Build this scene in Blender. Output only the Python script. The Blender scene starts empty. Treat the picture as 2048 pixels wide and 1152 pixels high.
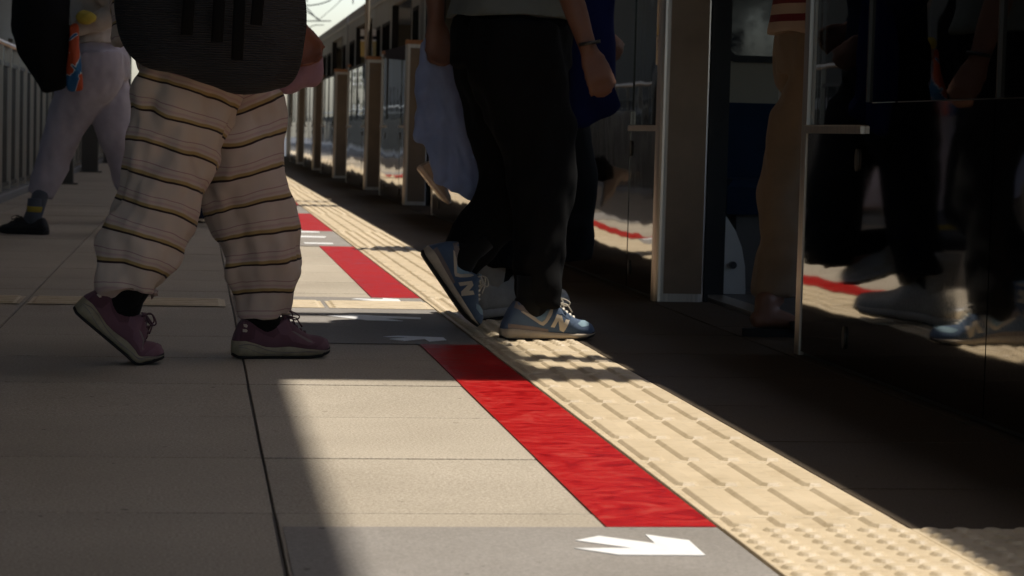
import bpy, bmesh, math, random
import numpy as np
from mathutils import Vector, Matrix
random.seed(7); rng = np.random.default_rng(7)
sc = bpy.context.scene
COL = sc.collection
rad = math.radians

# ------------------------------------------------------------------ camera
F_PX, YAW, PITCH, ROLL, CAM_H = 4565.4, 0.139075, 0.067515, 0.0258995, 0.6001
def cam_basis():
    cy, sy, cp, sp = math.cos(YAW), math.sin(YAW), math.cos(PITCH), math.sin(PITCH)
    f = Vector((sy*cp, cy*cp, -sp)); r = Vector((cy, -sy, 0)); u = r.cross(f)
    c, s = math.cos(ROLL), math.sin(ROLL)
    return c*r + s*u, -s*r + c*u, f
CR, CU, CF = cam_basis()
cam = bpy.data.cameras.new('camera'); camo = bpy.data.objects.new('camera', cam); COL.objects.link(camo)
cam.lens = 36.0*F_PX/2048; cam.sensor_width = 36; cam.clip_end = 2000; cam.clip_start = 0.05
camo.matrix_world = Matrix(((CR.x, CU.x, -CF.x, 0), (CR.y, CU.y, -CF.y, 0), (CR.z, CU.z, -CF.z, CAM_H), (0, 0, 0, 1)))
cam.dof.use_dof = True; cam.dof.focus_distance = 5.6; cam.dof.aperture_fstop = 11.0
sc.camera = camo
# ------------------------------------------------------------------ light
KX, KY = 0.395, 0.20                       # towards the sun: (KX, KY, 1)
SUN = Vector((KX, KY, 1)).normalized()
w = bpy.data.worlds.new('World'); sc.world = w; w.use_nodes = True
nt = w.node_tree; bg = nt.nodes['Background']
sky = nt.nodes.new('ShaderNodeTexSky'); sky.sky_type = 'NISHITA'; sky.sun_disc = False
sky.sun_elevation = math.asin(SUN.z); sky.sun_rotation = math.atan2(SUN.x, SUN.y)
sky.dust_density = 2.3; sky.air_density = 1.0; sky.ozone_density = 1.0
nt.links.new(sky.outputs[0], bg.inputs[0]); bg.inputs[1].default_value = 0.13
sl = bpy.data.lights.new('sun', 'SUN'); so = bpy.data.objects.new('sun', sl); COL.objects.link(so)
sl.energy = 2.55; sl.angle = rad(0.53); sl.color = (1.0, 0.925, 0.81)
so.rotation_euler = SUN.to_track_quat('Z', 'Y').to_euler(); so.location = (5, 5, 12)
vs = sc.view_settings; vs.view_transform = 'Standard'; vs.look = 'None'; vs.exposure = 1.0; vs.gamma = 1.0; vs.use_curve_mapping = False

# ------------------------------------------------------------------ rays: picture point + depth -> world
def ray(x, y): return CF + CR*((x-1024)/F_PX) + CU*((576-y)/F_PX)
def gnd(x, y, z=0.0):
    d = ray(x, y); t = (z-CAM_H)/d.z; return Vector((d.x*t, d.y*t, z))
def atY(x, y, Y):
    d = ray(x, y); t = Y/d.y; return Vector((d.x*t, Y, CAM_H+d.z*t))
def atX(x, y, X):
    d = ray(x, y); t = X/d.x; return Vector((X, d.y*t, CAM_H+d.z*t))

# ------------------------------------------------------------------ materials
MATS = {}
def node_mat(name):
    m = bpy.data.materials.new(name); m.use_nodes = True; MATS[name] = m
    n = m.node_tree; return m, n, n.nodes['Principled BSDF']
def L(n, a, b): n.links.new(a, b)
def noise(n, scale, detail=3, rough=0.5, vec=None, dist=0):
    t = n.nodes.new('ShaderNodeTexNoise'); t.inputs['Scale'].default_value = scale
    t.inputs['Detail'].default_value = detail; t.inputs['Roughness'].default_value = rough
    t.inputs['Distortion'].default_value = dist
    if vec: L(n, vec, t.inputs['Vector'])
    return t
def ramp(n, fac, stops):
    r = n.nodes.new('ShaderNodeValToRGB'); e = r.color_ramp.elements
    while len(e) < len(stops): e.new(0.5)
    for i, (p, c) in enumerate(stops):
        e[i].position = p; e[i].color = (*c, 1) if len(c) == 3 else c
    L(n, fac, r.inputs[0]); return r
def coords(n, scale=(1, 1, 1), which='Object'):
    c = n.nodes.new('ShaderNodeTexCoord'); mp = n.nodes.new('ShaderNodeMapping'); mp.inputs['Scale'].default_value = scale
    L(n, c.outputs[which], mp.inputs[0]); return mp.outputs[0]
def wpos(n, scale=(1, 1, 1)):
    g = n.nodes.new('ShaderNodeNewGeometry'); mp = n.nodes.new('ShaderNodeMapping'); mp.inputs['Scale'].default_value = scale
    L(n, g.outputs['Position'], mp.inputs[0]); return mp.outputs[0]
def bump(n, h, strength, dist, b):
    k = n.nodes.new('ShaderNodeBump'); k.inputs['Strength'].default_value = strength; k.inputs['Distance'].default_value = dist
    L(n, h, k.inputs['Height']); L(n, k.outputs[0], b.inputs['Normal']); return k
def mix(n, a, b, fac, mode='MIX'):
    m = n.nodes.new('ShaderNodeMix'); m.data_type = 'RGBA'; m.blend_type = mode
    for s, v in ((m.inputs[0], fac), (m.inputs[6], a), (m.inputs[7], b)):
        if hasattr(v, 'links') or hasattr(v, 'is_linked'): L(n, v, s)
        else: s.default_value = v if isinstance(v, (int, float)) else (*v, 1)
    return m.outputs[2]
def plain(name, col, rough=0.6, metal=0.0, var=0.12, nscale=8, bumpd=0.0, bscale=60, spec=0.5, ruse=0.1):
    m, n, b = node_mat(name)
    v = coords(n); t = noise(n, nscale, 4, 0.6, v)
    lo = tuple(c*(1-var) for c in col); hi = tuple(min(1, c*(1+var)) for c in col)
    r = ramp(n, t.outputs[0], [(0.3, lo), (0.7, hi)]); L(n, r.outputs[0], b.inputs['Base Color'])
    rr = ramp(n, t.outputs[0], [(0.25, (max(0, rough-ruse),)*3), (0.75, (min(1, rough+ruse),)*3)]); L(n, rr.outputs[0], b.inputs['Roughness'])
    b.inputs['Metallic'].default_value = metal; b.inputs['Specular IOR Level'].default_value = spec
    if bumpd: bump(n, noise(n, bscale, 3, 0.6, v).outputs[0], 1.0, bumpd, b)
    return m
def fabric(name, col, weave=420, var=0.18, sheen=0.15):
    m, n, b = node_mat(name)
    v = coords(n); t = noise(n, 5, 4, 0.6, v)
    r = ramp(n, t.outputs[0], [(0.3, tuple(c*(1-var) for c in col)), (0.7, tuple(min(1, c*(1+var)) for c in col))])
    L(n, r.outputs[0], b.inputs['Base Color']); b.inputs['Roughness'].default_value = 0.92
    b.inputs['Sheen Weight'].default_value = sheen; b.inputs['Specular IOR Level'].default_value = 0.15
    f = noise(n, weave, 2, 0.5, v); bump(n, f.outputs[0], 0.5, 0.0012, b)
    return m
def stone(name, lo, hi, fine=190, coarse=1.4, bumpd=0.0013, rough=0.72, objvar=0.10, spec=0.25):
    m, n, b = node_mat(name)
    v = wpos(n); f = noise(n, fine, 3, 0.75, v); c = noise(n, coarse, 5, 0.6, v)
    base = ramp(n, f.outputs[0], [(0.30, lo), (0.72, hi)])
    oi = n.nodes.new('ShaderNodeObjectInfo')
    ov = ramp(n, oi.outputs['Random'], [(0, (1-objvar,)*3), (1, (1+0.0,)*3)])
    a = mix(n, base.outputs[0], ov.outputs[0], 1.0, 'MULTIPLY')
    dirt = ramp(n, c.outputs[0], [(0.30, (0.80, 0.79, 0.77)), (0.62, (1, 1, 1))])
    a = mix(n, a, dirt.outputs[0], 1.0, 'MULTIPLY')
    sp = noise(n, 34, 2, 0.4, v)
    dots = ramp(n, sp.outputs[0], [(0.235, (0.25, 0.24, 0.22)), (0.262, (1, 1, 1))])
    a = mix(n, a, dots.outputs[0], 0.7, 'MULTIPLY')
    L(n, a, b.inputs['Base Color'])
    rr = ramp(n, c.outputs[0], [(0.3, (rough-0.14,)*3), (0.7, (rough+0.08,)*3)]); L(n, rr.outputs[0], b.inputs['Roughness'])
    bump(n, f.outputs[0], 0.9, bumpd, b); b.inputs['Specular IOR Level'].default_value = spec
    return m
stone('slab', (0.275, 0.236, 0.184), (0.605, 0.54, 0.445))
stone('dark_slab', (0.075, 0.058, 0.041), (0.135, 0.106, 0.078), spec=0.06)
stone('grey_sheet', (0.22, 0.205, 0.19), (0.36, 0.335, 0.31), coarse=2.2, rough=0.8)
stone('concrete', (0.20, 0.195, 0.19), (0.30, 0.29, 0.28))
plain('grout', (0.085, 0.08, 0.073), 0.95)
plain('white_paint', (0.78, 0.79, 0.80), 0.55, var=0.05, nscale=30)
def tactile_mat():
    m, n, b = node_mat('tactile')
    v = wpos(n); c = noise(n, 5, 5, 0.6, v); f = noise(n, 420, 2, 0.6, v)
    base = ramp(n, c.outputs[0], [(0.3, (0.53, 0.425, 0.275)), (0.65, (0.635, 0.52, 0.355))])
    scuff = noise(n, 14, 6, 0.7, wpos(n, (1, 2.2, 1)))
    s = ramp(n, scuff.outputs[0], [(0.36, (0.86, 0.84, 0.80)), (0.5, (1, 1, 1))])
    L(n, mix(n, base.outputs[0], s.outputs[0], 1.0, 'MULTIPLY'), b.inputs['Base Color'])
    b.inputs['Roughness'].default_value = 0.48; bump(n, f.outputs[0], 0.9, 0.0010, b)
tactile_mat()
def red_mat():
    m, n, b = node_mat('red_coating')
    v = wpos(n, (1.0, 1.5, 1)); a = noise(n, 7.5, 8, 0.66, v, 2.2); g = noise(n, 60, 5, 0.7, wpos(n, (1, 2.2, 1)), 2.5)
    c1 = ramp(n, a.outputs[0], [(0.38, (0.25, 0.001, 0.003)), (0.45, (0.35, 0.003, 0.004)), (0.55, (0.40, 0.010, 0.009)), (0.70, (0.42, 0.050, 0.038))])
    c2 = ramp(n, g.outputs[0], [(0.35, (0.78, 0.66, 0.66)), (0.62, (1.06, 1.12, 1.12))])
    L(n, mix(n, c1.outputs[0], c2.outputs[0], 1.0, 'MULTIPLY'), b.inputs['Base Color'])
    r = ramp(n, a.outputs[0], [(0.3, (0.30,)*3), (0.7, (0.62,)*3)]); L(n, r.outputs[0], b.inputs['Roughness'])
    bump(n, g.outputs[0], 0.4, 0.0008, b); b.inputs['Specular IOR Level'].default_value = 0.10
red_mat()
def steel(name, col, rough, streak=True):
    m, n, b = node_mat(name)
    t = noise(n, 3.0, 4, 0.6, coords(n, (40, 40, 1) if streak else (1, 1, 1)))
    r = ramp(n, t.outputs[0], [(0.3, tuple(c*0.8 for c in col)), (0.7, tuple(min(1, c*1.15) for c in col))])
    L(n, r.outputs[0], b.inputs['Base Color']); b.inputs['Metallic'].default_value = 1
    rr = ramp(n, t.outputs[0], [(0.3, (rough*0.8,)*3), (0.7, (rough*1.25,)*3)]); L(n, rr.outputs[0], b.inputs['Roughness'])
    return m
steel('stainless', (0.64, 0.57, 0.49), 0.36)
steel('dark_steel', (0.10, 0.095, 0.085), 0.5)
plain('post_paint', (0.21, 0.145, 0.092), 0.38, metal=0.1)
def mirror_mat():
    m, n, b = node_mat('polished_panel')
    v = wpos(n); c = noise(n, 1.3, 2, 0.4, v); d = noise(n, 120, 4, 0.7, v)
    b.inputs['Metallic'].default_value = 1
    r = ramp(n, d.outputs[0], [(0.25, (0.22, 0.21, 0.195)), (0.6, (0.33, 0.315, 0.295))]); L(n, r.outputs[0], b.inputs['Base Color'])
    rr = ramp(n, d.outputs[0], [(0.3, (0.025,)*3), (0.75, (0.06,)*3)]); L(n, rr.outputs[0], b.inputs['Roughness'])
    bump(n, c.outputs[0], 0.6, 0.010, b)
mirror_mat()
def pane_mat(name, tint, warp=0.006, fr=1.5):
    m = bpy.data.materials.new(name); m.use_nodes = True; MATS[name] = m
    n = m.node_tree; n.nodes.clear(); o = n.nodes.new('ShaderNodeOutputMaterial')
    t = n.nodes.new('ShaderNodeBsdfTransparent'); t.inputs[0].default_value = (*tint, 1)
    g = n.nodes.new('ShaderNodeBsdfGlossy'); g.inputs['Roughness'].default_value = 0.015; g.inputs[0].default_value = (0.9, 0.93, 0.95, 1)
    f = n.nodes.new('ShaderNodeFresnel'); f.inputs[0].default_value = fr
    k = n.nodes.new('ShaderNodeBump'); k.inputs['Strength'].default_value = 0.6; k.inputs['Distance'].default_value = warp
    t2 = noise(n, 1.6, 2, 0.4, wpos(n)); L(n, t2.outputs[0], k.inputs['Height']); L(n, k.outputs[0], g.inputs['Normal'])
    x = n.nodes.new('ShaderNodeMixShader'); L(n, f.outputs[0], x.inputs[0]); L(n, t.outputs[0], x.inputs[1]); L(n, g.outputs[0], x.inputs[2])
    L(n, x.outputs[0], o.inputs[0]); return m
pane_mat('pane', (0.34, 0.36, 0.36)); pane_mat('dark_pane', (0.12, 0.13, 0.13), 0.002)
plain('black_rubber', (0.012, 0.012, 0.012), 0.7)
plain('black_plastic', (0.02, 0.02, 0.022), 0.4)
plain('cap_orange', (0.42, 0.19, 0.08), 0.5)
plain('train_body', (0.36, 0.34, 0.30), 0.42, metal=0.25, var=0.05, nscale=2)
plain('train_roof', (0.55, 0.56, 0.57), 0.5, var=0.08)
plain('train_inner', (0.28, 0.235, 0.165), 0.6, var=0.05)
plain('train_floor', (0.10, 0.09, 0.08), 0.5)
plain('partition', (0.50, 0.49, 0.46), 0.4, var=0.05)
fabric('seat_blue', (0.007, 0.018, 0.040), 500, sheen=0.0)
plain('yellow_paint', (0.62, 0.42, 0.03), 0.5)
plain('skin', (0.20, 0.092, 0.055), 0.55, var=0.08, nscale=20, bumpd=0.0005, bscale=300)
plain('skin_deep', (0.24, 0.085, 0.045), 0.55, var=0.08, nscale=20)
plain('hair', (0.012, 0.010, 0.009), 0.45, var=0.3, nscale=60, bumpd=0.004, bscale=90)
plain('eye', (0.02, 0.015, 0.012), 0.1)
fabric('black_cloth', (0.006, 0.006, 0.0062), sheen=0.0)
fabric('navy_cloth', (0.010, 0.013, 0.030), sheen=0.0)
fabric('sage_cloth', (0.15, 0.165, 0.145))
fabric('lavender_grey', (0.44, 0.40, 0.45))
fabric('cream_cloth', (0.46, 0.40, 0.35))
fabric('pale_blue_cloth', (0.33, 0.385, 0.58))
fabric('cobalt_cloth', (0.007, 0.011, 0.062), 300, sheen=0.0)
fabric('tan_cloth', (0.26, 0.18, 0.115))
fabric('rust_cloth', (0.34, 0.13, 0.06))
fabric('mauve_cloth', (0.42, 0.24, 0.28))
fabric('slate_cloth', (0.10, 0.11, 0.13))
fabric('sock_black', (0.006, 0.006, 0.006))
plain('sole_black', (0.012, 0.011, 0.010), 0.8, bumpd=0.001, bscale=200)
plain('sole_grey', (0.33, 0.285, 0.185), 0.7, var=0.2, nscale=30)
plain('sole_cream', (0.50, 0.41, 0.30), 0.65, var=0.15, nscale=25)
fabric('purple_suede', (0.150, 0.074, 0.092), 900, 0.25)
fabric('purple_mesh', (0.19, 0.10, 0.122), 700, 0.2)
fabric('purple_trim', (0.11, 0.052, 0.066), 900)
fabric('blue_suede', (0.085, 0.125, 0.195), 900, 0.2)
fabric('pale_blue_mesh', (0.25, 0.36, 0.42), 700)
fabric('taupe_suede', (0.22, 0.18, 0.165), 900)
plain('cream_trim', (0.55, 0.47, 0.36), 0.6)
plain('lace_white', (0.72, 0.66, 0.55), 0.8)
plain('pale_boot', (0.36, 0.34, 0.30), 0.55, var=0.2, nscale=14, bumpd=0.001)
plain('black_shoe', (0.010, 0.010, 0.011), 0.55)
plain('beige_shoe', (0.26, 0.20, 0.14), 0.6)
plain('yellow_plush', (0.36, 0.27, 0.035), 0.9)
def striped_sweater():
    m, n, b = node_mat('striped_sweater')
    g = n.nodes.new('ShaderNodeAttribute'); g.attribute_name = 'along'
    r = ramp(n, g.outputs['Fac'], [(0.0, (0.50, 0.36, 0.26)), (0.20, (0.16, 0.018, 0.02)), (0.34, (0.50, 0.36, 0.26)), (0.54, (0.16, 0.018, 0.02)), (0.68, (0.50, 0.36, 0.26)), (0.84, (0.13, 0.012, 0.015))])
    r.color_ramp.interpolation = 'CONSTANT'; L(n, r.outputs[0], b.inputs['Base Color']); b.inputs['Roughness'].default_value = 0.95
    bump(n, noise(n, 300, 2, 0.5, coords(n)).outputs[0], 0.6, 0.002, b)
striped_sweater()
def striped_trousers():
    m, n, b = node_mat('striped_trousers')
    g = n.nodes.new('ShaderNodeAttribute'); g.attribute_name = 'along'
    wv = noise(n, 5, 3, 0.5, coords(n)); md = n.nodes.new('ShaderNodeMath'); md.operation = 'MULTIPLY_ADD'
    L(n, wv.outputs[0], md.inputs[0]); md.inputs[1].default_value = 0.03; L(n, g.outputs['Fac'], md.inputs[2])
    dv = n.nodes.new('ShaderNodeMath'); dv.operation = 'DIVIDE'; L(n, md.outputs[0], dv.inputs[0]); dv.inputs[1].default_value = 0.0775
    fr = n.nodes.new('ShaderNodeMath'); fr.operation = 'FRACT'; L(n, dv.outputs[0], fr.inputs[0])
    C = (0.66, 0.55, 0.455); P = (0.58, 0.41, 0.385); Y = (0.46, 0.33, 0.14); K = (0.04, 0.022, 0.024)
    r = ramp(n, fr.outputs[0], [(0.0, K), (0.048, K), (0.07, Y), (0.14, Y), (0.18, C), (0.27, P), (0.32, C), (0.40, C), (0.43, (0.40, 0.22, 0.25)), (0.45, C), (0.985, C), (1.0, K)])
    t = noise(n, 3, 4, 0.6, coords(n)); d = ramp(n, t.outputs[0], [(0.3, (0.84, 0.80, 0.80)), (0.7, (1, 1, 1))])
    L(n, mix(n, r.outputs[0], d.outputs[0], 1.0, 'MULTIPLY'), b.inputs['Base Color'])
    b.inputs['Roughness'].default_value = 0.9; b.inputs['Sheen Weight'].default_value = 0.1; b.inputs['Specular IOR Level'].default_value = 0.15
    bump(n, noise(n, 420, 2, 0.5, coords(n)).outputs[0], 0.5, 0.001, b)
striped_trousers()
def scarf_mat():
    m, n, b = node_mat('scarf_print')
    t = noise(n, 9, 2, 0.5, coords(n, (1, 1, 0.7)), 1.5)
    r = ramp(n, t.outputs[0], [(0.0, (0.01, 0.09, 0.22)), (0.43, (0.01, 0.13, 0.26)), (0.47, (0.60, 0.66, 0.66)), (0.5, (0.42, 0.06, 0.012)), (1.0, (0.42, 0.07, 0.012))])
    r.color_ramp.interpolation = 'CONSTANT'; L(n, r.outputs[0], b.inputs['Base Color']); b.inputs['Roughness'].default_value = 0.7
scarf_mat()
def mesh_bag():
    m, n, b = node_mat('mesh_fabric')
    wv = n.nodes.new('ShaderNodeTexWave'); wv.bands_direction = 'Z'; wv.inputs['Scale'].default_value = 55; wv.inputs['Distortion'].default_value = 1.5
    L(n, coords(n), wv.inputs['Vector'])
    r = ramp(n, wv.outputs[0], [(0.3, (0.010, 0.010, 0.011)), (0.8, (0.022, 0.021, 0.022))]); L(n, r.outputs[0], b.inputs['Base Color'])
    b.inputs['Roughness'].default_value = 0.7; bump(n, wv.outputs[0], 0.8, 0.003, b)
mesh_bag()
def foliage_mat():
    m, n, b = node_mat('foliage')
    oi = n.nodes.new('ShaderNodeNewGeometry'); t = noise(n, 2, 3, 0.6, oi.outputs['Position'])
    r = ramp(n, t.outputs[0], [(0.3, (0.02, 0.035, 0.012)), (0.7, (0.06, 0.09, 0.03))]); L(n, r.outputs[0], b.inputs['Base Color']); b.inputs['Roughness'].default_value = 0.7
foliage_mat()
plain('bark', (0.09, 0.065, 0.045), 0.9, var=0.3, bumpd=0.01, bscale=20)
plain('white_wall', (0.72, 0.71, 0.69), 0.8, var=0.06, nscale=0.5)
plain('beige_wall', (0.50, 0.45, 0.38), 0.8, var=0.08, nscale=0.5)
plain('grey_wall', (0.085, 0.074, 0.060), 0.8, var=0.1, nscale=0.5)
plain('window_glass', (0.03, 0.04, 0.05), 0.08, spec=0.8)
plain('asphalt', (0.05, 0.05, 0.05), 0.9, var=0.2)
plain('canopy_paint', (0.36, 0.275, 0.185), 0.7)
plain('fence_paint', (0.035, 0.032, 0.027), 0.5)
plain('column_paint', (0.085, 0.078, 0.066), 0.6)

# ------------------------------------------------------------------ mesh helpers
def link(o): COL.objects.link(o); return o
def mobj(name, me, mat, parent=None, loc=None):
    o = bpy.data.objects.new(name, me)
    if mat is not None:
        if len(me.materials) == 0: me.materials.append(MATS[mat] if isinstance(mat, str) else mat)
    link(o)
    if parent: o.parent = parent
    if loc is not None: o.location = loc
    return o
def tag(o, label, cat, group=None):
    o['label'] = label; o['category'] = cat
    if group: o['group'] = group
    return o
def thing(name, label, cat, loc=(0, 0, 0), group=None):
    o = link(bpy.data.objects.new(name, None)); o.empty_display_size = 0.1; o.location = loc
    return tag(o, label, cat, group)
def structure(o): o['kind'] = 'structure'; return o
class MB:
    def __init__(s): s.v = []; s.f = []
    def add(s, v, f):
        b = len(s.v); s.v += [tuple(p) for p in v]; s.f += [tuple(i+b for i in q) for q in f]; return s
    def box(s, x0, x1, y0, y1, z0, z1, ch=0.0):
        if ch <= 0:
            v = [(x, y, z) for z in (z0, z1) for y in (y0, y1) for x in (x0, x1)]
            f = [(0, 2, 3, 1), (4, 5, 7, 6), (0, 1, 5, 4), (2, 6, 7, 3), (0, 4, 6, 2), (1, 3, 7, 5)]
            return s.add(v, f)
        v = []; 
        for z, i in ((z0, 0), (z1-ch, 0), (z1, ch)):
            v += [(x0+i, y0+i, z), (x1-i, y0+i, z), (x1-i, y1-i, z), (x0+i, y1-i, z)]
        f = [(3, 2, 1, 0), (8, 9, 10, 11)]
        for k in (0, 4):
            for j in range(4): f.append((k+j, k+(j+1) % 4, k+4+(j+1) % 4, k+4+j))
        return s.add(v, f)
    def tube(s, pts, rr, n=10, side=Vector((0, 1, 0)), cap=True):
        v, f = tube_geo(pts, rr, n, side, cap); return s.add(v, f)
    def prism(s, poly, z0, z1):
        n = len(poly); v = [(x, y, z0) for x, y in poly]+[(x, y, z1) for x, y in poly]
        f = [tuple(range(n))[::-1], tuple(range(n, 2*n))]+[(i, (i+1) % n, n+(i+1) % n, n+i) for i in range(n)]
        return s.add(v, f)
    def mesh(s, name='m', smooth=False):
        me = bpy.data.meshes.new(name); me.from_pydata(s.v, [], s.f); me.update()
        if smooth: me.polygons.foreach_set('use_smooth', [True]*len(me.polygons))
        return me
    def build(s, name, mat, parent=None, smooth=False, loc=None): return mobj(name, s.mesh(name, smooth), mat, parent, loc)
def tube_geo(pts, rr, n=10, side=Vector((0, 1, 0)), cap=True):
    pts = [Vector(p) for p in pts]; v = []; f = []; m = len(pts)
    if not hasattr(rr, '__len__'): rr = [rr]*m
    for i, p in enumerate(pts):
        t = (pts[min(i+1, m-1)]-pts[max(i-1, 0)]).normalized()
        u = Vector(side)-t*t.dot(Vector(side))
        if u.length < 1e-3: u = t.orthogonal()
        u.normalize(); q = t.cross(u)
        a, b = rr[i] if hasattr(rr[i], '__len__') else (rr[i], rr[i])
        for k in range(n):
            an = 2*math.pi*k/n; v.append(p+u*(a*math.cos(an))+q*(b*math.sin(an)))
    for i in range(m-1):
        for k in range(n):
            f.append((i*n+k, i*n+(k+1) % n, (i+1)*n+(k+1) % n, (i+1)*n+k))
    if cap: f.append(tuple(range(n))[::-1]); f.append(tuple((m-1)*n+k for k in range(n)))
    return v, f
def spline(pts, vals, k=5):
    """Catmull-Rom through pts; vals (tuples) interpolated along"""
    P = [Vector(p) for p in pts]; V = [Vector(v) if hasattr(v, '__len__') else Vector((v, v)) for v in vals]
    V = [Vector((*v, 0)[:3]) for v in V]; o = []; ov = []
    for i in range(len(P)-1):
        p0, p1, p2, p3 = P[max(i-1, 0)], P[i], P[i+1], P[min(i+2, len(P)-1)]
        for j in range(k):
            t = j/k; o.append(0.5*((2*p1)+(p2-p0)*t+(2*p0-5*p1+4*p2-p3)*t*t+(3*p1-p0-3*p2+p3)*t**3)); ov.append(V[i].lerp(V[i+1], t*t*(3-2*t)))
    o.append(P[-1]); ov.append(V[-1]); return o, [(v.x, v.y) for v in ov]
def fuse(mb, voxel, smooth=4):
    me = mb.mesh('tmp'); ob = bpy.data.objects.new('tmp', me); link(ob)
    r = ob.modifiers.new('r', 'REMESH'); r.mode = 'VOXEL'; r.voxel_size = voxel
    if smooth: s = ob.modifiers.new('s', 'SMOOTH'); s.factor = 0.5; s.iterations = smooth
    dg = bpy.context.evaluated_depsgraph_get(); ev = ob.evaluated_get(dg)
    out = bpy.data.meshes.new_from_object(ev); bpy.data.objects.remove(ob); bpy.data.meshes.remove(me)
    out.polygons.foreach_set('use_smooth', [True]*len(out.polygons)); return out
def get_co(me):
    a = np.empty(len(me.vertices)*3); me.vertices.foreach_get('co', a); return a.reshape(-1, 3)
def waves(P, freq, nw=9, seed=0, power=1.0):
    r = np.random.default_rng(seed); o = np.zeros(len(P))
    for i in range(nw):
        d = r.normal(size=3); d /= np.linalg.norm(d); k = d*np.array(freq)*(0.6+0.9*r.random())
        o += np.sin(P@k*2*np.pi+r.random()*6.28+0.8*np.sin(P@(k[[1, 2, 0]]*0.7)*2*np.pi))
    o /= math.sqrt(nw); return np.sign(o)*np.abs(o)**power
def folds(me, amp_fn, freq, seed=0, power=1.0):
    P = get_co(me); N = np.empty(len(P)*3); me.vertices.foreach_get('normal', N); N = N.reshape(-1, 3)
    d = waves(P, freq, 9, seed, power)*(amp_fn(P) if callable(amp_fn) else amp_fn)
    me.vertices.foreach_set('co', (P+N*d[:, None]).ravel()); me.update()
def along_attr(me, paths, sg=0.075):
    """float attribute: smooth distance along the nearest path from its first point (metres)"""
    P = get_co(me); W = np.zeros(len(P)); V = np.zeros(len(P))
    for path in paths:
        q = np.array([tuple(p) for p in path]); seg = np.diff(q, axis=0); l = np.linalg.norm(seg, axis=1); s_ = np.concatenate([[0], np.cumsum(l)])
        tg = np.gradient(q, axis=0); tg /= np.linalg.norm(tg, axis=1)[:, None]
        for i in range(len(q)):
            d = P-q[i]; w_ = np.exp(-np.minimum((d**2).sum(1)/(2*sg*sg), 80))+1e-30; W += w_; V += w_*(s_[i]+d@tg[i])
    at = me.attributes.new('along', 'FLOAT', 'POINT'); at.data.foreach_set('value', (V/W).astype(np.float32))

# ------------------------------------------------------------------ the platform
PX = 1.69                       # plane of the platform doors
EDGE = 1.90                     # platform edge
zg = 0.0
base = structure(MB().box(-1.62, EDGE, -12, 95, -1.1, -0.012).build('platform', 'concrete'))
structure(MB().box(-1.60, EDGE-0.01, -11, 94, -0.0119, -0.0065).build('grout_bed', 'grout', base))
structure(MB().box(-400, 400, -60, 1500, -6.0, -5.6).build('ground', 'asphalt'))
structure(MB().box(EDGE+0.02, 8.0, -40, 95, -1.4, -1.15).build('guideway', 'concrete'))
SEAMY0 = 3.546; ROW = 0.60
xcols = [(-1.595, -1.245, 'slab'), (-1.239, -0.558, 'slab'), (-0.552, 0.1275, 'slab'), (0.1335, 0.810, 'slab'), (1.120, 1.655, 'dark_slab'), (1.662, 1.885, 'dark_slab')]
rest = {'slab': MB(), 'dark_slab': MB()}
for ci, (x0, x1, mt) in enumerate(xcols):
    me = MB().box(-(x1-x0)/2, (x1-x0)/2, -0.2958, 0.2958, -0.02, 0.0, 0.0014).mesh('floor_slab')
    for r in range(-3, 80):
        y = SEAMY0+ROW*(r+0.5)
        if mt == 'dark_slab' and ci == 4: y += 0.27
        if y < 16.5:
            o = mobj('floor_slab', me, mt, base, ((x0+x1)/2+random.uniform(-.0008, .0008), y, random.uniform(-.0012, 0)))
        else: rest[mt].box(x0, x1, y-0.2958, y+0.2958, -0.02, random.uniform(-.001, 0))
for mt, m in rest.items():
    o = m.build('distant_slabs', mt, base); o['kind'] = 'stuff'
# zones along the platform: [near, far] of the grey door zones
ZONES = [(1.40, 3.412), (6.376, 8.132), (11.662, 13.382), (16.084, 17.70), (21.1, 23.0), (26.0, 28.1), (31.1, 33.1)]
for a, b in ZONES: structure(MB().box(0.139, 0.806, a, b, 0.0008, 0.0022).build('grey_floor_sheet', 'grey_sheet', base))
for (a0, a), (b, b1) in zip(ZONES[:-1], ZONES[1:]):
    structure(MB().box(0.634, 0.807, a+0.002, b-0.002, 0.0010, 0.0026).build('red_stripe', 'red_coating', base))
ARROWS = [
 [(1151, 1085), (1197, 1076), (1309.5, 1091), (1290, 1073), (1378, 1085), (1411, 1115), (1238, 1114), (1148, 1100.5), (1263, 1100.5)],
 [(703, 600), (713, 598.5), (765, 600.5), (765.5, 598), (797, 600), (803.5, 605.8), (756, 604), (711, 601.6), (745, 601.5)],
 [(654, 633.2), (707, 630.8), (754, 633.4), (841.5, 637), (841.5, 639.8), (769, 638.2), (806, 643.8), (734, 642.2)],
 [(766.6, 675.3), (797, 673.4), (887, 677), (893, 682.4), (858, 685.2), (848.7, 680), (807.7, 683.7), (779, 680), (816, 677.3)],
 [(583, 462.5), (638, 464), (640, 466), (600, 466)], [(585, 472), (652, 474), (650, 476.5), (583, 475)], [(607, 486), (665, 487), (667, 489.5), (610, 488.5)]]
for A in ARROWS:
    poly = [(p.x, p.y) for p in (gnd(x, y) for x, y in A)]
    MB().prism(poly, 0.0023, 0.0035).build('white_arrow', 'white_paint', base)
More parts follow.
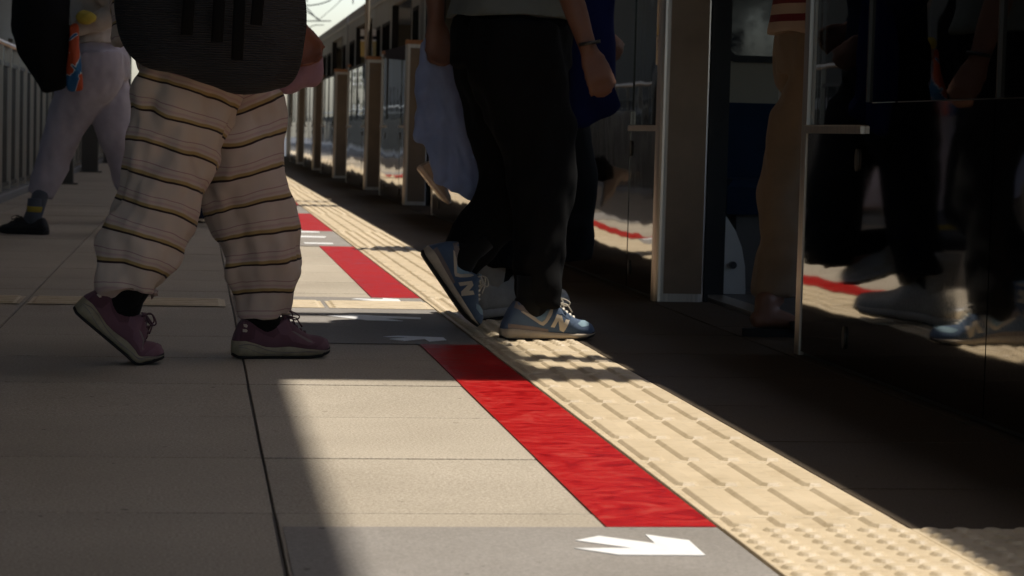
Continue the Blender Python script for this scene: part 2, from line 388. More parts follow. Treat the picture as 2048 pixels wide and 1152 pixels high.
# tactile paving
TX0, TX1 = 0.815, 1.115
def bar_geo(l, wb=0.046, wt=0.033, h=0.0058, vert=False, c=0.011):
    def ring(wd, ln, cc, z):
        a, b = wd/2, ln/2
        return [(-a+cc, -b, z), (a-cc, -b, z), (a, -b+cc, z), (a, b-cc, z), (a-cc, b, z), (-a+cc, b, z), (-a, b-cc, z), (-a, -b+cc, z)]
    v = ring(wb, l, c, 0)+ring(wt, l-0.011, c*0.7, h*0.86)+ring(wt-0.004, l-0.015, c*0.6, h)
    f = [tuple(range(16, 24))]
    for k in (0, 8):
        for j in range(8): f.append((k+j, k+(j+1) % 8, k+8+(j+1) % 8, k+8+j))
    if vert: v = [(-y, x, z) for x, y, z in v]
    return v, f
def dot_geo(n=14, r0=0.0180, r1=0.0120, h=0.0052):
    v = []; 
    for r, z in ((r0, 0), (r1, h*0.86), (r1*0.78, h)): v += [(r*math.cos(2*math.pi*k/n), r*math.sin(2*math.pi*k/n), z) for k in range(n)]
    f = [tuple(range(2*n, 3*n))]
    for k in (0, n):
        for j in range(n): f.append((k+j, k+(j+1) % n, k+n+(j+1) % n, k+n+j))
    return v, f
paving = structure(link(bpy.data.objects.new('tactile_paving', None)))
bar_me = MB().add(*bar_geo(0.272)).mesh('raised_bar'); dot_me = MB().add(*dot_geo()).mesh('raised_dot')
bar_x = [-0.1125, -0.0375, 0.0375, 0.1125]
def tile(xc, ya, yb, kind, single):
    mb = MB().box(-0.1492, 0.1492, -(yb-ya)/2+0.0017, (yb-ya)/2-0.0017, -0.02, 0.0012, 0.001); c = Vector((xc, (ya+yb)/2, random.uniform(-0.0006, 0.0006)))
    ln = yb-ya
    if kind == 'bar':
        if not single or ln < 0.25:
            g = bar_geo(min(0.272, ln-0.006))
            for x in bar_x: mb.add([(p[0]+x, p[1], p[2]+0.0011) for p in g[0]], g[1])
    else:
        k = max(1, round(ln/0.05))
        if not single:
            g = dot_geo(8)
            for i in range(6):
                for j in range(k): mb.add([(p[0]-0.125+0.05*i, p[1]-ln/2+ln*(j+0.5)/k, p[2]+0.0011) for p in g[0]], g[1])
    t = mobj('tactile_tile', mb.mesh('tactile_tile'), 'tactile', paving, c)
    if single and kind == 'bar' and ln >= 0.25:
        for x in bar_x: mobj('raised_bar', bar_me, 'tactile', t, (x, 0, 0.0011))
    if single and kind == 'dot':
        for i in range(6):
            for j in range(k): mobj('raised_dot', dot_me, 'tactile', t, (-0.125+0.05*i, -ln/2+ln*(j+0.5)/k, 0.0011))
def run(ya, yb, kind, xc, single, first=0.3):
    y = ya; st = first
    while y < yb-0.02:
        e = min(y+st, yb); st = 0.3; tile(xc, y, e, kind, single); y = e
XC = (TX0+TX1)/2
for i, (a, b) in enumerate(ZONES):
    fst = (b-a) % 0.3
    for xc in ((XC, XC+0.3) if i == 0 else (XC,)):
        y0 = a if i else b-0.9
        run(y0, b, 'dot', xc, i == 0, 0.3)
    if i+1 < len(ZONES): run(b, ZONES[i+1][0], 'bar', XC, i < 2, 0.098 if i == 0 else 0.3)
run(ZONES[-1][1], 60, 'bar', XC, False)
# the guide strip that crosses the platform at the door
for x0, x1 in ((-1.235, -0.565), (-0.538, 0.108), (0.142, 0.437), (0.452, 0.806)):
    ya, yb = 7.62, 7.925; mb = MB().box(x0, x1, ya, yb, 0.0024, 0.0036)
    o = mb.build('guide_tile', 'tactile', paving)
    for j in range(4):
        v, f = bar_geo(x1-x0-0.02, 0.040, 0.028, 0.005, True)
        MB().add([(p[0]+(x0+x1)/2, p[1]+ya+(j+0.5)*(yb-ya)/4, p[2]+0.0035) for p in v], f).build('raised_bar', 'tactile', o)

# ------------------------------------------------------------------ platform door units
def plate(mb, y, z, ry=0.014, rz=0.030, x=PX-0.0035):
    n = 14; v = [(x, y+ry*math.cos(2*math.pi*k/n), z+rz*math.sin(2*math.pi*k/n)) for k in range(n)]
    v += [(PX+0.001, p[1], p[2]) for p in v]
    mb.add(v, [tuple(range(n))]+[(k, (k+1) % n, n+(k+1) % n, n+k) for k in range(n)])
def door_unit(ya, yb, label, near=False):
    t = thing('platform_door_unit', label, 'platform door', (PX+0.08, (ya+yb)/2, 0), 'platform door units along the edge')
    inv = -Vector(t.location)
    def P(name, mb, mat, smooth=False, parent=None):
        o = mb.build(name, mat, parent or t, smooth)
        if parent is None: o.location = inv
        return o
    # facing post at the near end
    mb = MB(); r = 0.022; xs0, xs1, y0, y1 = PX-0.018, PX+0.17, ya, ya+0.085
    poly = []
    for cx, cy, a0 in ((xs0+r, y0+r, 180), (xs1-r, y0+r, 270), (xs1-r, y1-r, 0), (xs0+r, y1-r, 90)):
        for k in range(5): an = rad(a0+k*22.5); poly.append((cx+r*math.cos(an), cy+r*math.sin(an)))
    mb.prism(poly, 0.0, 1.30); P('post', mb, 'stainless')
    P('post_cap', MB().prism([((x-(xs0+xs1)/2)*1.03+(xs0+xs1)/2, (y-(y0+y1)/2)*1.05+(y0+y1)/2) for x, y in poly], 1.3005, 1.335), 'cap_orange')
    P('post_face', MB().box(xs0+0.034, xs1-0.012, ya-0.004, ya-0.0005, 0.03, 1.27), 'post_paint')
    P('rubber_seal', MB().box(xs1+0.001, xs1+0.016, ya+0.012, ya+0.075, 0.0, 1.30), 'black_rubber')
    # slim post at the far end
    P('edge_post', MB().box(PX-0.001, PX+0.014, yb-0.05, yb, 0.0, 1.30, 0.002), 'stainless')
    P('post_cap', MB().box(PX-0.005, PX+0.03, yb-0.056, yb+0.004, 1.3005, 1.33, 0.004), 'cap_orange')
    la, lb = ya+0.087, yb-0.052; ll = 0.56
    for k, (s0, s1) in enumerate(((la, la+ll), (lb-ll, lb))):
        lf = P('door_leaf', MB().box(PX+0.002, PX+0.03, s0, s1-0.003, 0.012, 0.622), 'polished_panel')
        P('leaf_glass', MB().box(PX+0.010, PX+0.018, s0+0.004, s1-0.004, 0.646, 1.255), 'pane')
        P('leaf_rail', MB().box(PX-0.012, PX+0.028, s0, s1-0.006, 0.623, 0.645, 0.003), 'stainless')
        P('leaf_top_rail', MB().box(PX+0.002, PX+0.028, s0, s1-0.004, 1.256, 1.275, 0.003), 'dark_steel')
        pm = MB(); plate(pm, s1-0.03 if k == 0 else s0+0.06, 0.555); P('cover_plate', pm, 'dark_steel')
        pm = MB(); plate(pm, s1-0.05 if k == 0 else s0+0.12, 0.09); P('cover_plate', pm, 'dark_steel')
    c0, c1 = la+ll, lb-ll; n = max(1, round((c1-c0)/1.0)); st = (c1-c0)/n
    for k in range(n):
        a, b = c0+k*st+0.003, c0+(k+1)*st-0.003
        P('lower_panel', MB().box(PX, PX+0.16, a, b, 0.012, 0.70), 'polished_panel')
        P('upper_glass', MB().box(PX+0.006, PX+0.014, a, b, 0.703, 1.255), 'pane')
        P('mullion', MB().box(PX-0.002, PX+0.022, b-0.010, b-0.001, 0.703, 1.255), 'dark_steel')
    P('top_rail', MB().box(PX, PX+0.05, c0, c1, 1.257, 1.285, 0.004), 'dark_steel')
    P('base_plinth', MB().box(PX+0.012, PX+0.15, ya+0.09, yb-0.06, 0.0, 0.0115), 'dark_steel')
    return t
UN = [(3.10, 6.27, 'dark mirror-like platform door unit nearest the camera at the right edge'),
      (8.19, 11.40, 'platform door unit with warning sticker and broad steel post beside the open doorway'),
      (13.30, 16.40, 'platform door unit hidden mostly behind the person in black trousers'),
      (18.46, 21.14, 'platform door unit with tall post just left of the pale blue jacket'),
      (22.86, 25.90, 'platform door unit whose post stands below the thin beige pole'),
      (28.10, 31.20, 'platform door unit third from the pale blue jacket, glass reflecting a bright building'),
      (33.10, 36.20, 'small far platform door unit beside the striped trousers'),
      (38.4, 41.4, 'farthest visible platform door unit at the end of the row')]
for i, (a, b, lb) in enumerate(UN): door_unit(a, b, lb, i == 0)
# sticker on the glass of the second unit
st = thing('warning_sticker', 'narrow white sticker with yellow warning triangle on the glass beside the steel post', 'sticker', (PX+0.009, 8.36, 0.96))
sx = PX+0.0085
def yz(name, pts, x, mat): 
    n = len(pts); v = [(x-PX-0.009, p[0]-8.36, p[1]-0.96) for p in pts]; v += [(q[0]+0.0006, q[1], q[2]) for q in v]
    MB().add(v, [tuple(range(n)), tuple(range(2*n-1, n-1, -1))]+[(k, n+k, n+(k+1) % n, (k+1) % n) for k in range(n)]).build(name, mat, st)
yz('paper', [(8.295, 0.87), (8.415, 0.87), (8.415, 1.20), (8.295, 1.20)], sx, 'cream_trim')
yz('triangle_border', [(8.300, 0.975), (8.410, 0.975), (8.355, 1.072)], sx-0.0008, 'black_plastic')
yz('triangle', [(8.309, 0.980), (8.401, 0.980), (8.355, 1.061)], sx-0.0016, 'yellow_paint')
yz('exclamation_stroke', [(8.351, 0.998), (8.359, 0.998), (8.361, 1.030), (8.349, 1.030)], sx-0.0024, 'black_plastic')
yz('exclamation_dot', [(8.351, 0.987), (8.359, 0.987), (8.359, 0.993), (8.351, 0.993)], sx-0.0024, 'black_plastic')
for k, (z, l, hh) in enumerate(((0.955, .09, .006), (0.940, .08, .006), (0.925, .085, .006), (0.905, .05, .004), (0.893, .075, .004), (0.882, .075, .004))):
    yz('text_line', [(8.305, z), (8.305+l, z), (8.305+l, z+hh), (8.305, z+hh)], sx-0.0008, 'black_plastic')
# thin pole by the fourth post
pole = MB().tube([(atY(731, 200, 24.0).x, 24.0, 0), (atY(731, 200, 24.0).x, 24.0, 3.4)], 0.024, 12).build('signal_pole', 'cream_trim')
tag(pole, 'thin beige vertical pole rising above the platform door post', 'pole')

# ------------------------------------------------------------------ train
TXs = 1.95; TZ = 2.10; TW = 2.45
OPEN = [(1.4, 3.1), (6.27, 8.25), (11.4, 13.3), (16.4, 18.46), (21.14, 22.86), (25.9, 28.1), (31.2, 33.1), (36.2, 38.4), (41.4, 43.3)]
def car(y0, y1, label, near, inside):
    t = thing('train_car', label, 'train', (TXs+TW/2, (y0+y1)/2, 0), 'cars of the train')
    inv = -Vector(t.location)
    def P(name, mb, mat, parent=None, smooth=False):
        o = mb.build(name, mat, parent or t, smooth)
        if not parent: o.location = inv
        return o
    ops = [(a-0.05, b+0.30) for a, b in OPEN if a > y0 and b < y1]
    # body side with door and window openings
    side = MB(); x0, x1 = TXs, TXs+0.06
    bounds = [y0]+[v for o in ops for v in o]+[y1]
    wins = []
    for a, b in zip(bounds[::2], bounds[1::2]):
        side.box(x0, x1, a, b, -0.35, 0.82); side.box(x0, x1, a, b, 1.72, TZ-0.12)
        n = 2 if b-a > 2.2 else 1; wd = 0.92 if b-a > 1.4 else max(0.3, (b-a)*0.6); gap = ((b-a)-n*wd)/(n+1); e = a
        for k in range(n):
            wa = a+gap+k*(wd+gap); side.box(x0, x1, e, wa, 0.82, 1.72); wins.append((wa, wa+wd)); e = wa+wd
        side.box(x0, x1, e, b, 0.82, 1.72)
    for a, b in ops: side.box(x0, x1, a, b, 1.86, TZ-0.12)
    P('body_side', side, 'train_body')
    for a, b in wins:
        fr = MB(); c = 0.03
        fr.box(x0-0.006, x0+0.03, a, b, 0.82, 0.82+c); fr.box(x0-0.006, x0+0.03, a, b, 1.72-c, 1.72)
        fr.box(x0-0.0055, x0+0.03, a, a+c, 0.82+c, 1.72-c); fr.box(x0-0.0055, x0+0.03, b-c, b, 0.82+c, 1.72-c); fr.box(x0-0.004, x0+0.028, (a+b)/2-0.012, (a+b)/2+0.012, 0.82+c, 1.72-c)
        f = P('window', fr, 'black_rubber')
        MB().box(x0+0.015, x0+0.021, a+c, b-c, 0.82+c, 1.72-c).build('pane', 'dark_pane', f)
    # roof: shoulder curve
    prof = [(0, TZ-0.12), (0.0, TZ-0.02), (0.015, TZ+0.0), (0.06, TZ+0.03), (0.4, TZ+0.11), (TW/2, TZ+0.15), (TW-0.4, TZ+0.11), (TW-0.06, TZ+0.03), (TW, TZ-0.02), (TW, TZ-0.12)]
    n = len(prof); v = [(TXs+p[0], y, p[1]) for y in (y0, y1) for p in prof]
    P('roof', MB().add(v, [tuple(range(n)), tuple(range(2*n-1, n-1, -1))]+[(k, n+k, n+k+1, k+1) for k in range(n-1)]+[(n-1, 2*n-1, n, 0)]), 'train_roof')
    P('gutter', MB().box(TXs-0.012, TXs-0.0005, y0, y1, TZ-0.14, TZ-0.105), 'stainless')
    far = TXs+TW
    fs = MB(); fs.box(far-0.06, far, y0, y1, -0.35, 0.85); fs.box(far-0.06, far, y0, y1, 1.65, TZ-0.121)
    yy = y0
    while yy < y1-0.5:
        fs.box(far-0.06, far, yy, yy+0.5, 0.85, 1.65); yy += 1.9
    P('far_side', fs, 'train_inner')
    P('floor', MB().box(TXs+0.0, far-0.061, y0, y1, -0.30, 0.0), 'train_floor')
    P('end_wall', MB().box(TXs+0.061, far-0.061, y1-0.05, y1, 0.001, TZ-0.121), 'train_inner')
    P('end_wall', MB().box(TXs+0.061, far-0.061, y0, y0+0.05, 0.001, TZ-0.121), 'train_inner')
    P('skirt', MB().box(TXs+0.02, far-0.02, y0+0.2, y1-0.2, -1.1, -0.36), 'dark_steel')
    for a, b in ops:
        P('door_jamb', MB().box(TXs-0.004, TXs+0.064, b-0.012, b-0.001, 0.005, 1.859), 'black_rubber')
        P('door_jamb', MB().box(TXs-0.004, TXs+0.064, a+0.001, a+0.012, 0.005, 1.859), 'black_rubber')
        P('door_sill', MB().box(TXs-0.03, TXs+0.062, a+0.002, b-0.002, -0.02, 0.0045), 'stainless')
    if inside:
        # window in the car's end wall
        wf = MB(); n_ = 20; yw = y1-0.052; xa, xb, za, zb = TXs+0.40, TXs+0.72, 0.95, 1.75
        def rr(o, r):
            q = []
            for cx, cz, a0 in ((xb-o-r, zb-o-r, 0), (xa+o+r, zb-o-r, 90), (xa+o+r, za+o+r, 180), (xb-o-r, za+o+r, 270)): q += [(cx+r*math.cos(rad(a0+k*22.5)), cz+r*math.sin(rad(a0+k*22.5))) for k in range(5)]
            return q
        A_, B_ = rr(0, 0.07), rr(0.03, 0.05)
        v = [(x, yw-0.012, z) for x, z in A_]+[(x, yw-0.012, z) for x, z in B_]+[(x, yw, z) for x, z in A_]+[(x, yw, z) for x, z in B_]
        wf.add(v, [(k, (k+1) % n_, n_+(k+1) % n_, n_+k) for k in range(n_)]+[(2*n_+k, k, (k+1) % n_, 2*n_+(k+1) % n_)[::-1] for k in range(n_)]+[(n_+k, n_+(k+1) % n_, 3*n_+(k+1) % n_, 3*n_+k) for k in range(n_)])
        ew = P('end_window', wf, 'black_rubber'); MB().add([(x, yw-0.004, z) for x, z in B_], [tuple(range(n_))]).build('pane', 'window_glass', ew)
        for a, b in ops:
            # draught screen by the door, rounded at the top
            poly = [(0, 0), (0.42, 0), (0.42, 0.02), (0.40, 0.16), (0.34, 0.27), (0.24, 0.36), (0.10, 0.44), (0, 0.46)]
            m = len(poly); yb_ = b+0.07
            v = [(TXs+0.0615+q[0]*0.26, yb_+dy, 0.002+q[1]*0.68) for dy in (0, 0.03) for q in poly]
            sc_ = P('draught_screen', MB().add(v, [tuple(range(m)), tuple(range(2*m-1, m-1, -1))]+[(k, (k+1) % m, m+(k+1) % m, m+k) for k in range(m)]), 'partition')
            P('knob', MB().tube([(TXs+0.115, yb_-0.02, 0.115), (TXs+0.115, yb_-0.001, 0.115)], 0.014, 12), 'black_plastic')
            for s in (0, 1):
                xo = TXs+0.16 if s == 0 else far-1.0
                P('seat_back', MB().box(xo, xo+0.78, b+0.85, b+1.0, 0.34, 0.755, 0.05), 'seat_blue'); P('seat_cushion', MB().box(xo, xo+0.78, b+0.38, b+0.849, 0.30, 0.44, 0.03), 'seat_blue')
                P('seat_base', MB().box(xo+0.05, xo+0.73, b+0.42, b+0.95, 0.001, 0.299), 'train_floor')
            P('grab_pole', MB().tube([(TXs+0.30, b+0.10, 0.0), (TXs+0.30, b+0.10, TZ-0.13)], 0.016, 10), 'stainless', None, True)
    return t
car(-6.0, 10.2, 'near train car with blue seats seen through the open doorway', True, True)
car(10.5, 19.9, 'middle train car hidden behind the walking people', False, True)
car(20.2, 29.9, 'grey train car with dark windows above the platform door posts', False, False)
car(30.2, 39.9, 'far train car with dark windows next to the bag and the bright sky', False, False)
car(40.2, 49.9, 'last train car at the far end behind the bag', False, False)

ads = thing('window_notice', 'yellow, navy and white notices on the train windows beside the thin beige pole', 'notice', atX(737, 114, TXs-0.02))
for xa, xb in ((721, 728.5), (745, 752)):
    for ya_, yb_, mt in ((58, 72, 'white_paint'), (72, 79, 'navy_cloth'), (79, 83, 'white_paint'), (83, 113, 'yellow_paint')):
        c = [atX(x, y, TXs-0.012)-Vector(ads.location) for x, y in ((xa, ya_), (xb, ya_), (xb, yb_), (xa, yb_))]; c2 = [q+Vector((0.003, 0, 0)) for q in c]
        MB().add(c+c2, [(3, 2, 1, 0), (4, 5, 6, 7), (0, 1, 5, 4), (1, 2, 6, 5), (2, 3, 7, 6), (3, 0, 4, 7)]).build('notice_sheet', mt, ads)
c = [atX(x, y, PX-0.008) for x, y in ((770, 101), (812, 89), (811, 121), (772, 117))]; c2 = [q+Vector((0.006, 0, 0)) for q in c]
o = MB().add(c+c2, [(3, 2, 1, 0), (4, 5, 6, 7), (0, 1, 5, 4), (1, 2, 6, 5), (2, 3, 7, 6), (3, 0, 4, 7)]).build('navy_cover', 'navy_cloth'); tag(o, 'dark navy cover along the top of the door glass left of the pale blue jacket', 'cover')
# ------------------------------------------------------------------ left fence
FX = -1.47
fence = thing('platform_fence', 'dark metal platform fence of upright bars with silver handrail at the left', 'fence', (FX, 30, 0))
def FP(name, mb, mat, smooth=False):
    o = mb.build(name, mat, fence, smooth); o.location = (-FX, -30, 0); return o
FP('handrail', MB().tube([(FX, 3, 1.19), (FX, 94, 1.19)], 0.024, 12), 'stainless', True)
FP('upper_rail', MB().box(FX-0.015, FX+0.015, 3, 94, 1.02, 1.05), 'fence_paint'); FP('lower_rail', MB().box(FX-0.015, FX+0.015, 3, 94, 0.09, 0.12), 'dark_steel')
FP('kerb', MB().box(FX-0.10, FX+0.08, 3, 94, 0.0005, 0.06, 0.008), 'concrete')
bm_ = MB().box(-0.006, 0.006, -0.022, 0.022, 0.121, 1.019).mesh('bar'); pm_ = MB().box(-0.028, 0.028, -0.012, 0.012, 0.061, 1.17).mesh('fence_post')
y = 6.0; k = 0
while y < 46:
    if k % 6 == 0: o = mobj('fence_post', pm_, 'stainless', fence, (0, y-30, 0))
    else: o = mobj('bar', bm_, 'fence_paint', fence, (0, y-30, 0))
    y += 0.138; k += 1
db = MB()
while y < 94: db.box(FX-0.006, FX+0.006, y-0.022, y+0.022, 0.121, 1.019); y += 0.138
o = FP('distant_bars', db, 'fence_paint'); o['kind'] = 'stuff'
for i, (yy, lbl) in enumerate(((22.6, 'dark square canopy column nearest, behind the grey jogger legs'), (28.3, 'dark square canopy column second along the fence'), (35.0, 'dark square canopy column third along the fence, far off'), (42.0, 'dark square canopy column farthest along the fence'), (11.0, 'square canopy column by the fence left of the picture'))):
    t = thing('canopy_column', lbl, 'column', (-1.27, yy, 0), 'canopy columns along the fence')
    MB().box(-0.10, 0.10, -0.10, 0.10, 0.012, 6.3).build('shaft', 'column_paint', t); MB().box(-0.14, 0.14, -0.14, 0.14, 0.0, 0.0115).build('base_plate', 'dark_steel', t)
# canopy over the platform (above the picture), open over the track
CZ = 6.3; CE = 0.262+KX*CZ
can = thing('platform_canopy', 'flat dark station canopy roof over the platform above the picture', 'canopy', (0, 30, CZ))
def CP(name, mb, mat): o = mb.build(name, mat, can); o.location = (0, -30, -CZ); return o
CP('roof_sheet', MB().box(-3.75, CE, -14, 95, CZ+0.081, CZ+0.16), 'canopy_paint')
def beam(yc, wd, z=CZ-0.02):
    CP('cross_beam', MB().box(-2.9, 7.5, yc+KY*z-wd/2, yc+KY*z+wd/2, z-0.05, z-0.002), 'canopy_paint')
beam(18.75, 0.22); beam(17.75, 0.35); beam(29, 0.5); beam(40, 0.5)
def panel(x0, x1, y0, y1, z=CZ-0.03):           # unseen panels added and cut to cast shadow bands and slits on the floor
    CP('shadow_panel', MB().box(x0+KX*z, x1+KX*z, y0+KY*z, y1+KY*z, z-0.03, z), 'canopy_paint')
panel(-0.4, 2.6, 5.45, 5.76); panel(-0.4, 0.86, 5.761, 5.93); panel(-0.4, 2.6, 5.931, 6.07); panel(-0.4, 0.88, 6.071, 6.74); panel(-0.4, 2.6, 6.741, 7.05); panel(0.53, 2.6, 7.051, 7.29); panel(-0.4, 2.6, 7.291, 7.42)
# unseen roof and wall added beyond the track to cut down sky light
opp = thing('sky_block_roof', 'unseen roof and back wall added over the far side of the track to block sky light', 'canopy', (6, 20, 0))
for nm, mb_ in (('roof_sheet', MB().box(3.60, 9.3, -14, 56, 6.0, 6.1)), ('added_back_wall', MB().box(9.0, 9.2, -14, 56, -1.2, 0.9))):
    o = mb_.build(nm, 'canopy_paint', opp); o.location = (-6, -20, 0)

# ------------------------------------------------------------------ surroundings
# enclosing side wall of the station beyond the fence, with tall window openings
wall = thing('station_wall', 'dark station side wall with tall openings beyond the fence', 'wall', (-3.6, 30, -1.2))
def WP(name, mb, mat): o = mb.build(name, mat, wall); o.location = (3.6, -30, 1.2); return o
wm = MB(); wm.box(-3.7, -3.5, -14, 95, -1.2, 0.95); wm.box(-3.7, -3.5, -14, 95, 2.15, CZ+0.08); yy = -13.2; kk = 0
while yy < 95:
    gap = 1.1 if kk % 3 else 0.5; wm.box(-3.7, -3.5, yy, min(95, yy+4.4), 0.95, 2.15); yy += 4.4+gap; kk += 1
WP('wall_panel', wm, 'grey_wall')
def building(name, label, x0, x1, y0, y1, z1, wall, floors, nw, face='x'):
    t = thing(name, label, 'building', ((x0+x1)/2, (y0+y1)/2, -5.6), 'buildings beyond the fence')
    inv = -Vector(t.location)
    o = MB().box(x0, x1, y0, y1, -5.6, z1).build('wall', wall, t); o.location = inv
    o = MB().box(x0-0.3, x1+0.3, y0-0.3, y1+0.3, z1, z1+0.5).build('roof', 'grey_wall', t); o.location = inv
    fh = (z1+5.6)/floors; ww = (y1-y0)/nw
    me = MB().box(0, 0.08, -ww*0.32, ww*0.32, -fh*0.28, fh*0.28).mesh('window'); me2 = MB().box(0, 0.25, -ww*0.36, ww*0.36, -0.06, 0.06).mesh('sill')
    for i in range(floors):
        for j in range(nw):
            c = Vector((x1+0.02, y0+(j+0.5)*ww, -5.6+(i+0.55)*fh))+inv
            wo = mobj('window', me, 'window_glass', t, c); mobj('sill', me2, wall, wo, (0.0, 0, -fh*0.31))
building('office_building', 'white office building with rows of windows reflected in the near panel', -30, -13, 30, 62, 14, 'white_wall', 5, 9)
building('apartment_building', 'beige apartment building with windows reflected in the door glass', -34, -14, 68, 120, 18, 'beige_wall', 6, 14)
building('white_building', 'long white building mirrored in the far platform door glass', -36, -15, 130, 260, 22, 'white_wall', 7, 26)
par = thing('guideway_parapet', 'low grey parapet with white capping beyond the fence bars', 'wall', (-2.8, 30, -1.2))
for nm, mb_, mt in (('wall', MB().box(-2.9, -2.72, 3, 95, -1.2, 0.92), 'grey_wall'), ('capping', MB().box(-2.93, -2.69, 3, 95, 0.921, 1.02), 'white_wall')):
    o = mb_.build(nm, mt, par); o.location = (2.8, -30, 1.2)
def tree(loc, h, rx, label, seed):
    r = np.random.default_rng(seed)
    t = thing('street_tree', label, 'tree', loc, 'trees beyond the fence')
    tr = MB(); tr.tube([(0, 0, 0), (0.1, 0.05, h*0.3), (0.0, 0.1, h*0.55), (0.1, 0, h*0.85)], [0.22, 0.17, 0.12, 0.05], 9)
    for k in range(7):
        a = r.random()*6.28; z = h*(0.35+0.07*k); q = Vector((math.cos(a), math.sin(a), 0.7))*rx*0.6
        tr.tube([(0, 0, z), q*0.5+Vector((0, 0, z)), q+Vector((0, 0, z+0.2))], [0.08, 0.05, 0.02], 6)
    tr.build('trunk', 'bark', t, True)
    c = MB(); cl = r.normal(size=(46, 3)); cl /= np.linalg.norm(cl, axis=1)[:, None]; cl *= (r.random((46, 1))**0.4); cl = cl*np.array([rx, rx, h*0.36])+np.array([0, 0, h*0.66])
    for q in cl:
        for j in range(60):
            p = q+r.normal(size=3)*rx*0.17; d = Vector(r.normal(size=3)).normalized(); e = d.orthogonal().normalized(); s = 0.10+0.10*r.random()
            g = d.cross(e)
            c.add([p+np.array(e*s), p+np.array(g*s*0.5), p-np.array(e*s), p-np.array(g*s*0.5)], [(0, 1, 2, 3)])
    c.build('crown', 'foliage', t)
tree((-5.6, 52, -5.6), 11, 2.6, 'dark leafy tree nearest beyond the fence at the left edge', 1)
tree((-7.4, 70, -5.6), 12, 3.2, 'dark leafy tree second beyond the fence', 2)
tree((-6.2, 92, -5.6), 13, 3.2, 'dark leafy tree farthest beyond the fence', 3)
# overhead gantry seen against the sky
g = thing('overhead_gantry', 'thin overhead wire gantry with struts against the white sky', 'gantry', (4.2, 72, -1.2))
def GP(name, mb): o = mb.build(name, 'dark_steel', g); o.location = (-4.2, -72, 1.2)
def p72(x, y): return atY(x, y, 72.0)
for name, a in (('strut', [(600, 14), (640, 40), (640, 42)]), ('strut', [(600, 42), (662, 42)]), ('strut', [(636, 40), (612, 14)]), ('drop_bar', [(706, -30), (706, 8)]), ('drop_bar', [(614, -30), (614, 4)])):
    GP(name, MB().tube([p72(*q) for q in a], 0.02, 6))
GP('wire', MB().tube([p72(*q) for q in ((590, 9), (620, 11), (640, 8), (658, 2), (668, -6))], 0.022, 6)); GP('wire', MB().tube([p72(*q) for q in ((640, 38), (670, 12), (690, -8))], 0.010, 6)); GP('wire', MB().tube([p72(*q) for q in ((600, 62), (630, 50), (648, 50))], 0.014, 6))
GP('mast', MB().tube([(7.4, 72, -1.2), (7.4, 72, 7.5)], 0.12, 10)); GP('mast', MB().tube([(0.4, 72, 5.1), (0.4, 72, 7.5)], 0.08, 10)); GP('cross_arm', MB().tube([(0.4, 72, 7.3), (7.4, 72, 7.3)], 0.07, 10))

# ------------------------------------------------------------------ shoes
NBZ = ([0, .03, .08, .14, .2, .27, .34, .42, .5, .58, .66, .72, .79, .86, .93, .97, 1], [.040, .062, .092, .115, .113, .095, .081, .085, .098, .110, .089, .076, .063, .058, .052, .046, .034])
RUNZ = ([0, .03, .06, .1, .16, .24, .33, .42, .47, .52, .60, .68, .775, .86, .92, .97, 1], [.052, .072, .09, .101, .099, .092, .084, .090, .100, .109, .092, .074, .060, .057, .054, .046, .034])
BOOTZ = ([0, .03, .08, .14, .2, .3, .38, .45, .52, .6, .68, .76, .84, .92, .97, 1], [.055, .09, .135, .15, .152, .152, .148, .138, .12, .10, .088, .08, .076, .068, .058, .042])
LOWZ = ([0, .03, .06, .1, .18, .26, .34, .42, .5, .58, .68, .78, .88, .95, 1], [.035, .06, .08, .092, .088, .076, .07, .078, .092, .086, .068, .056, .050, .042, .028])
UW = ([0, .02, .06, .15, .3, .45, .6, .75, .88, .95, .985, 1], [.010, .020, .027, .031, .0325, .035, .042, .0455, .040, .030, .018, .008])
def ip(tab, t): return float(np.interp(t, tab[0], tab[1]))
class Foot:
    """a shoe posed in the world: heel at x=0, toe at x=L; pitch about the pivot fraction"""
    def __init__(s, pos, yaw, L=0.29, pitch=0.0, pivot=0.0, flex=0.0, lift=0.0, roll=0.0, kw=1.0):
        s.p = Vector(pos); s.yaw = yaw; s.L = L; s.a = pitch; s.pv = pivot*L; s.flex = flex; s.lift = lift; s.kw = kw
    def T(s, q):
        x, y, z = q; dx = x-s.pv; a = s.a
        if s.flex > 0:
            k = min(1, max(0, (s.flex*s.L+0.03-x)/0.06)); k = k*k*(3-2*k); dx = x-s.flex*s.L; a = s.a*k
            X = dx*math.cos(a)+z*math.sin(a)+(s.flex*s.L-s.pv); Z = z*math.cos(a)-dx*math.sin(a)
        else:
            X = dx*math.cos(a)+z*math.sin(a); Z = z*math.cos(a)-dx*math.sin(a)
        c, sn = math.cos(s.yaw), math.sin(s.yaw)
        return Vector((s.p.x+X*c-y*sn, s.p.y+X*sn+y*c, s.p.z+Z+s.lift))
    def ankle(s, h=0.10): return s.T((0.30*s.L, 0, h))
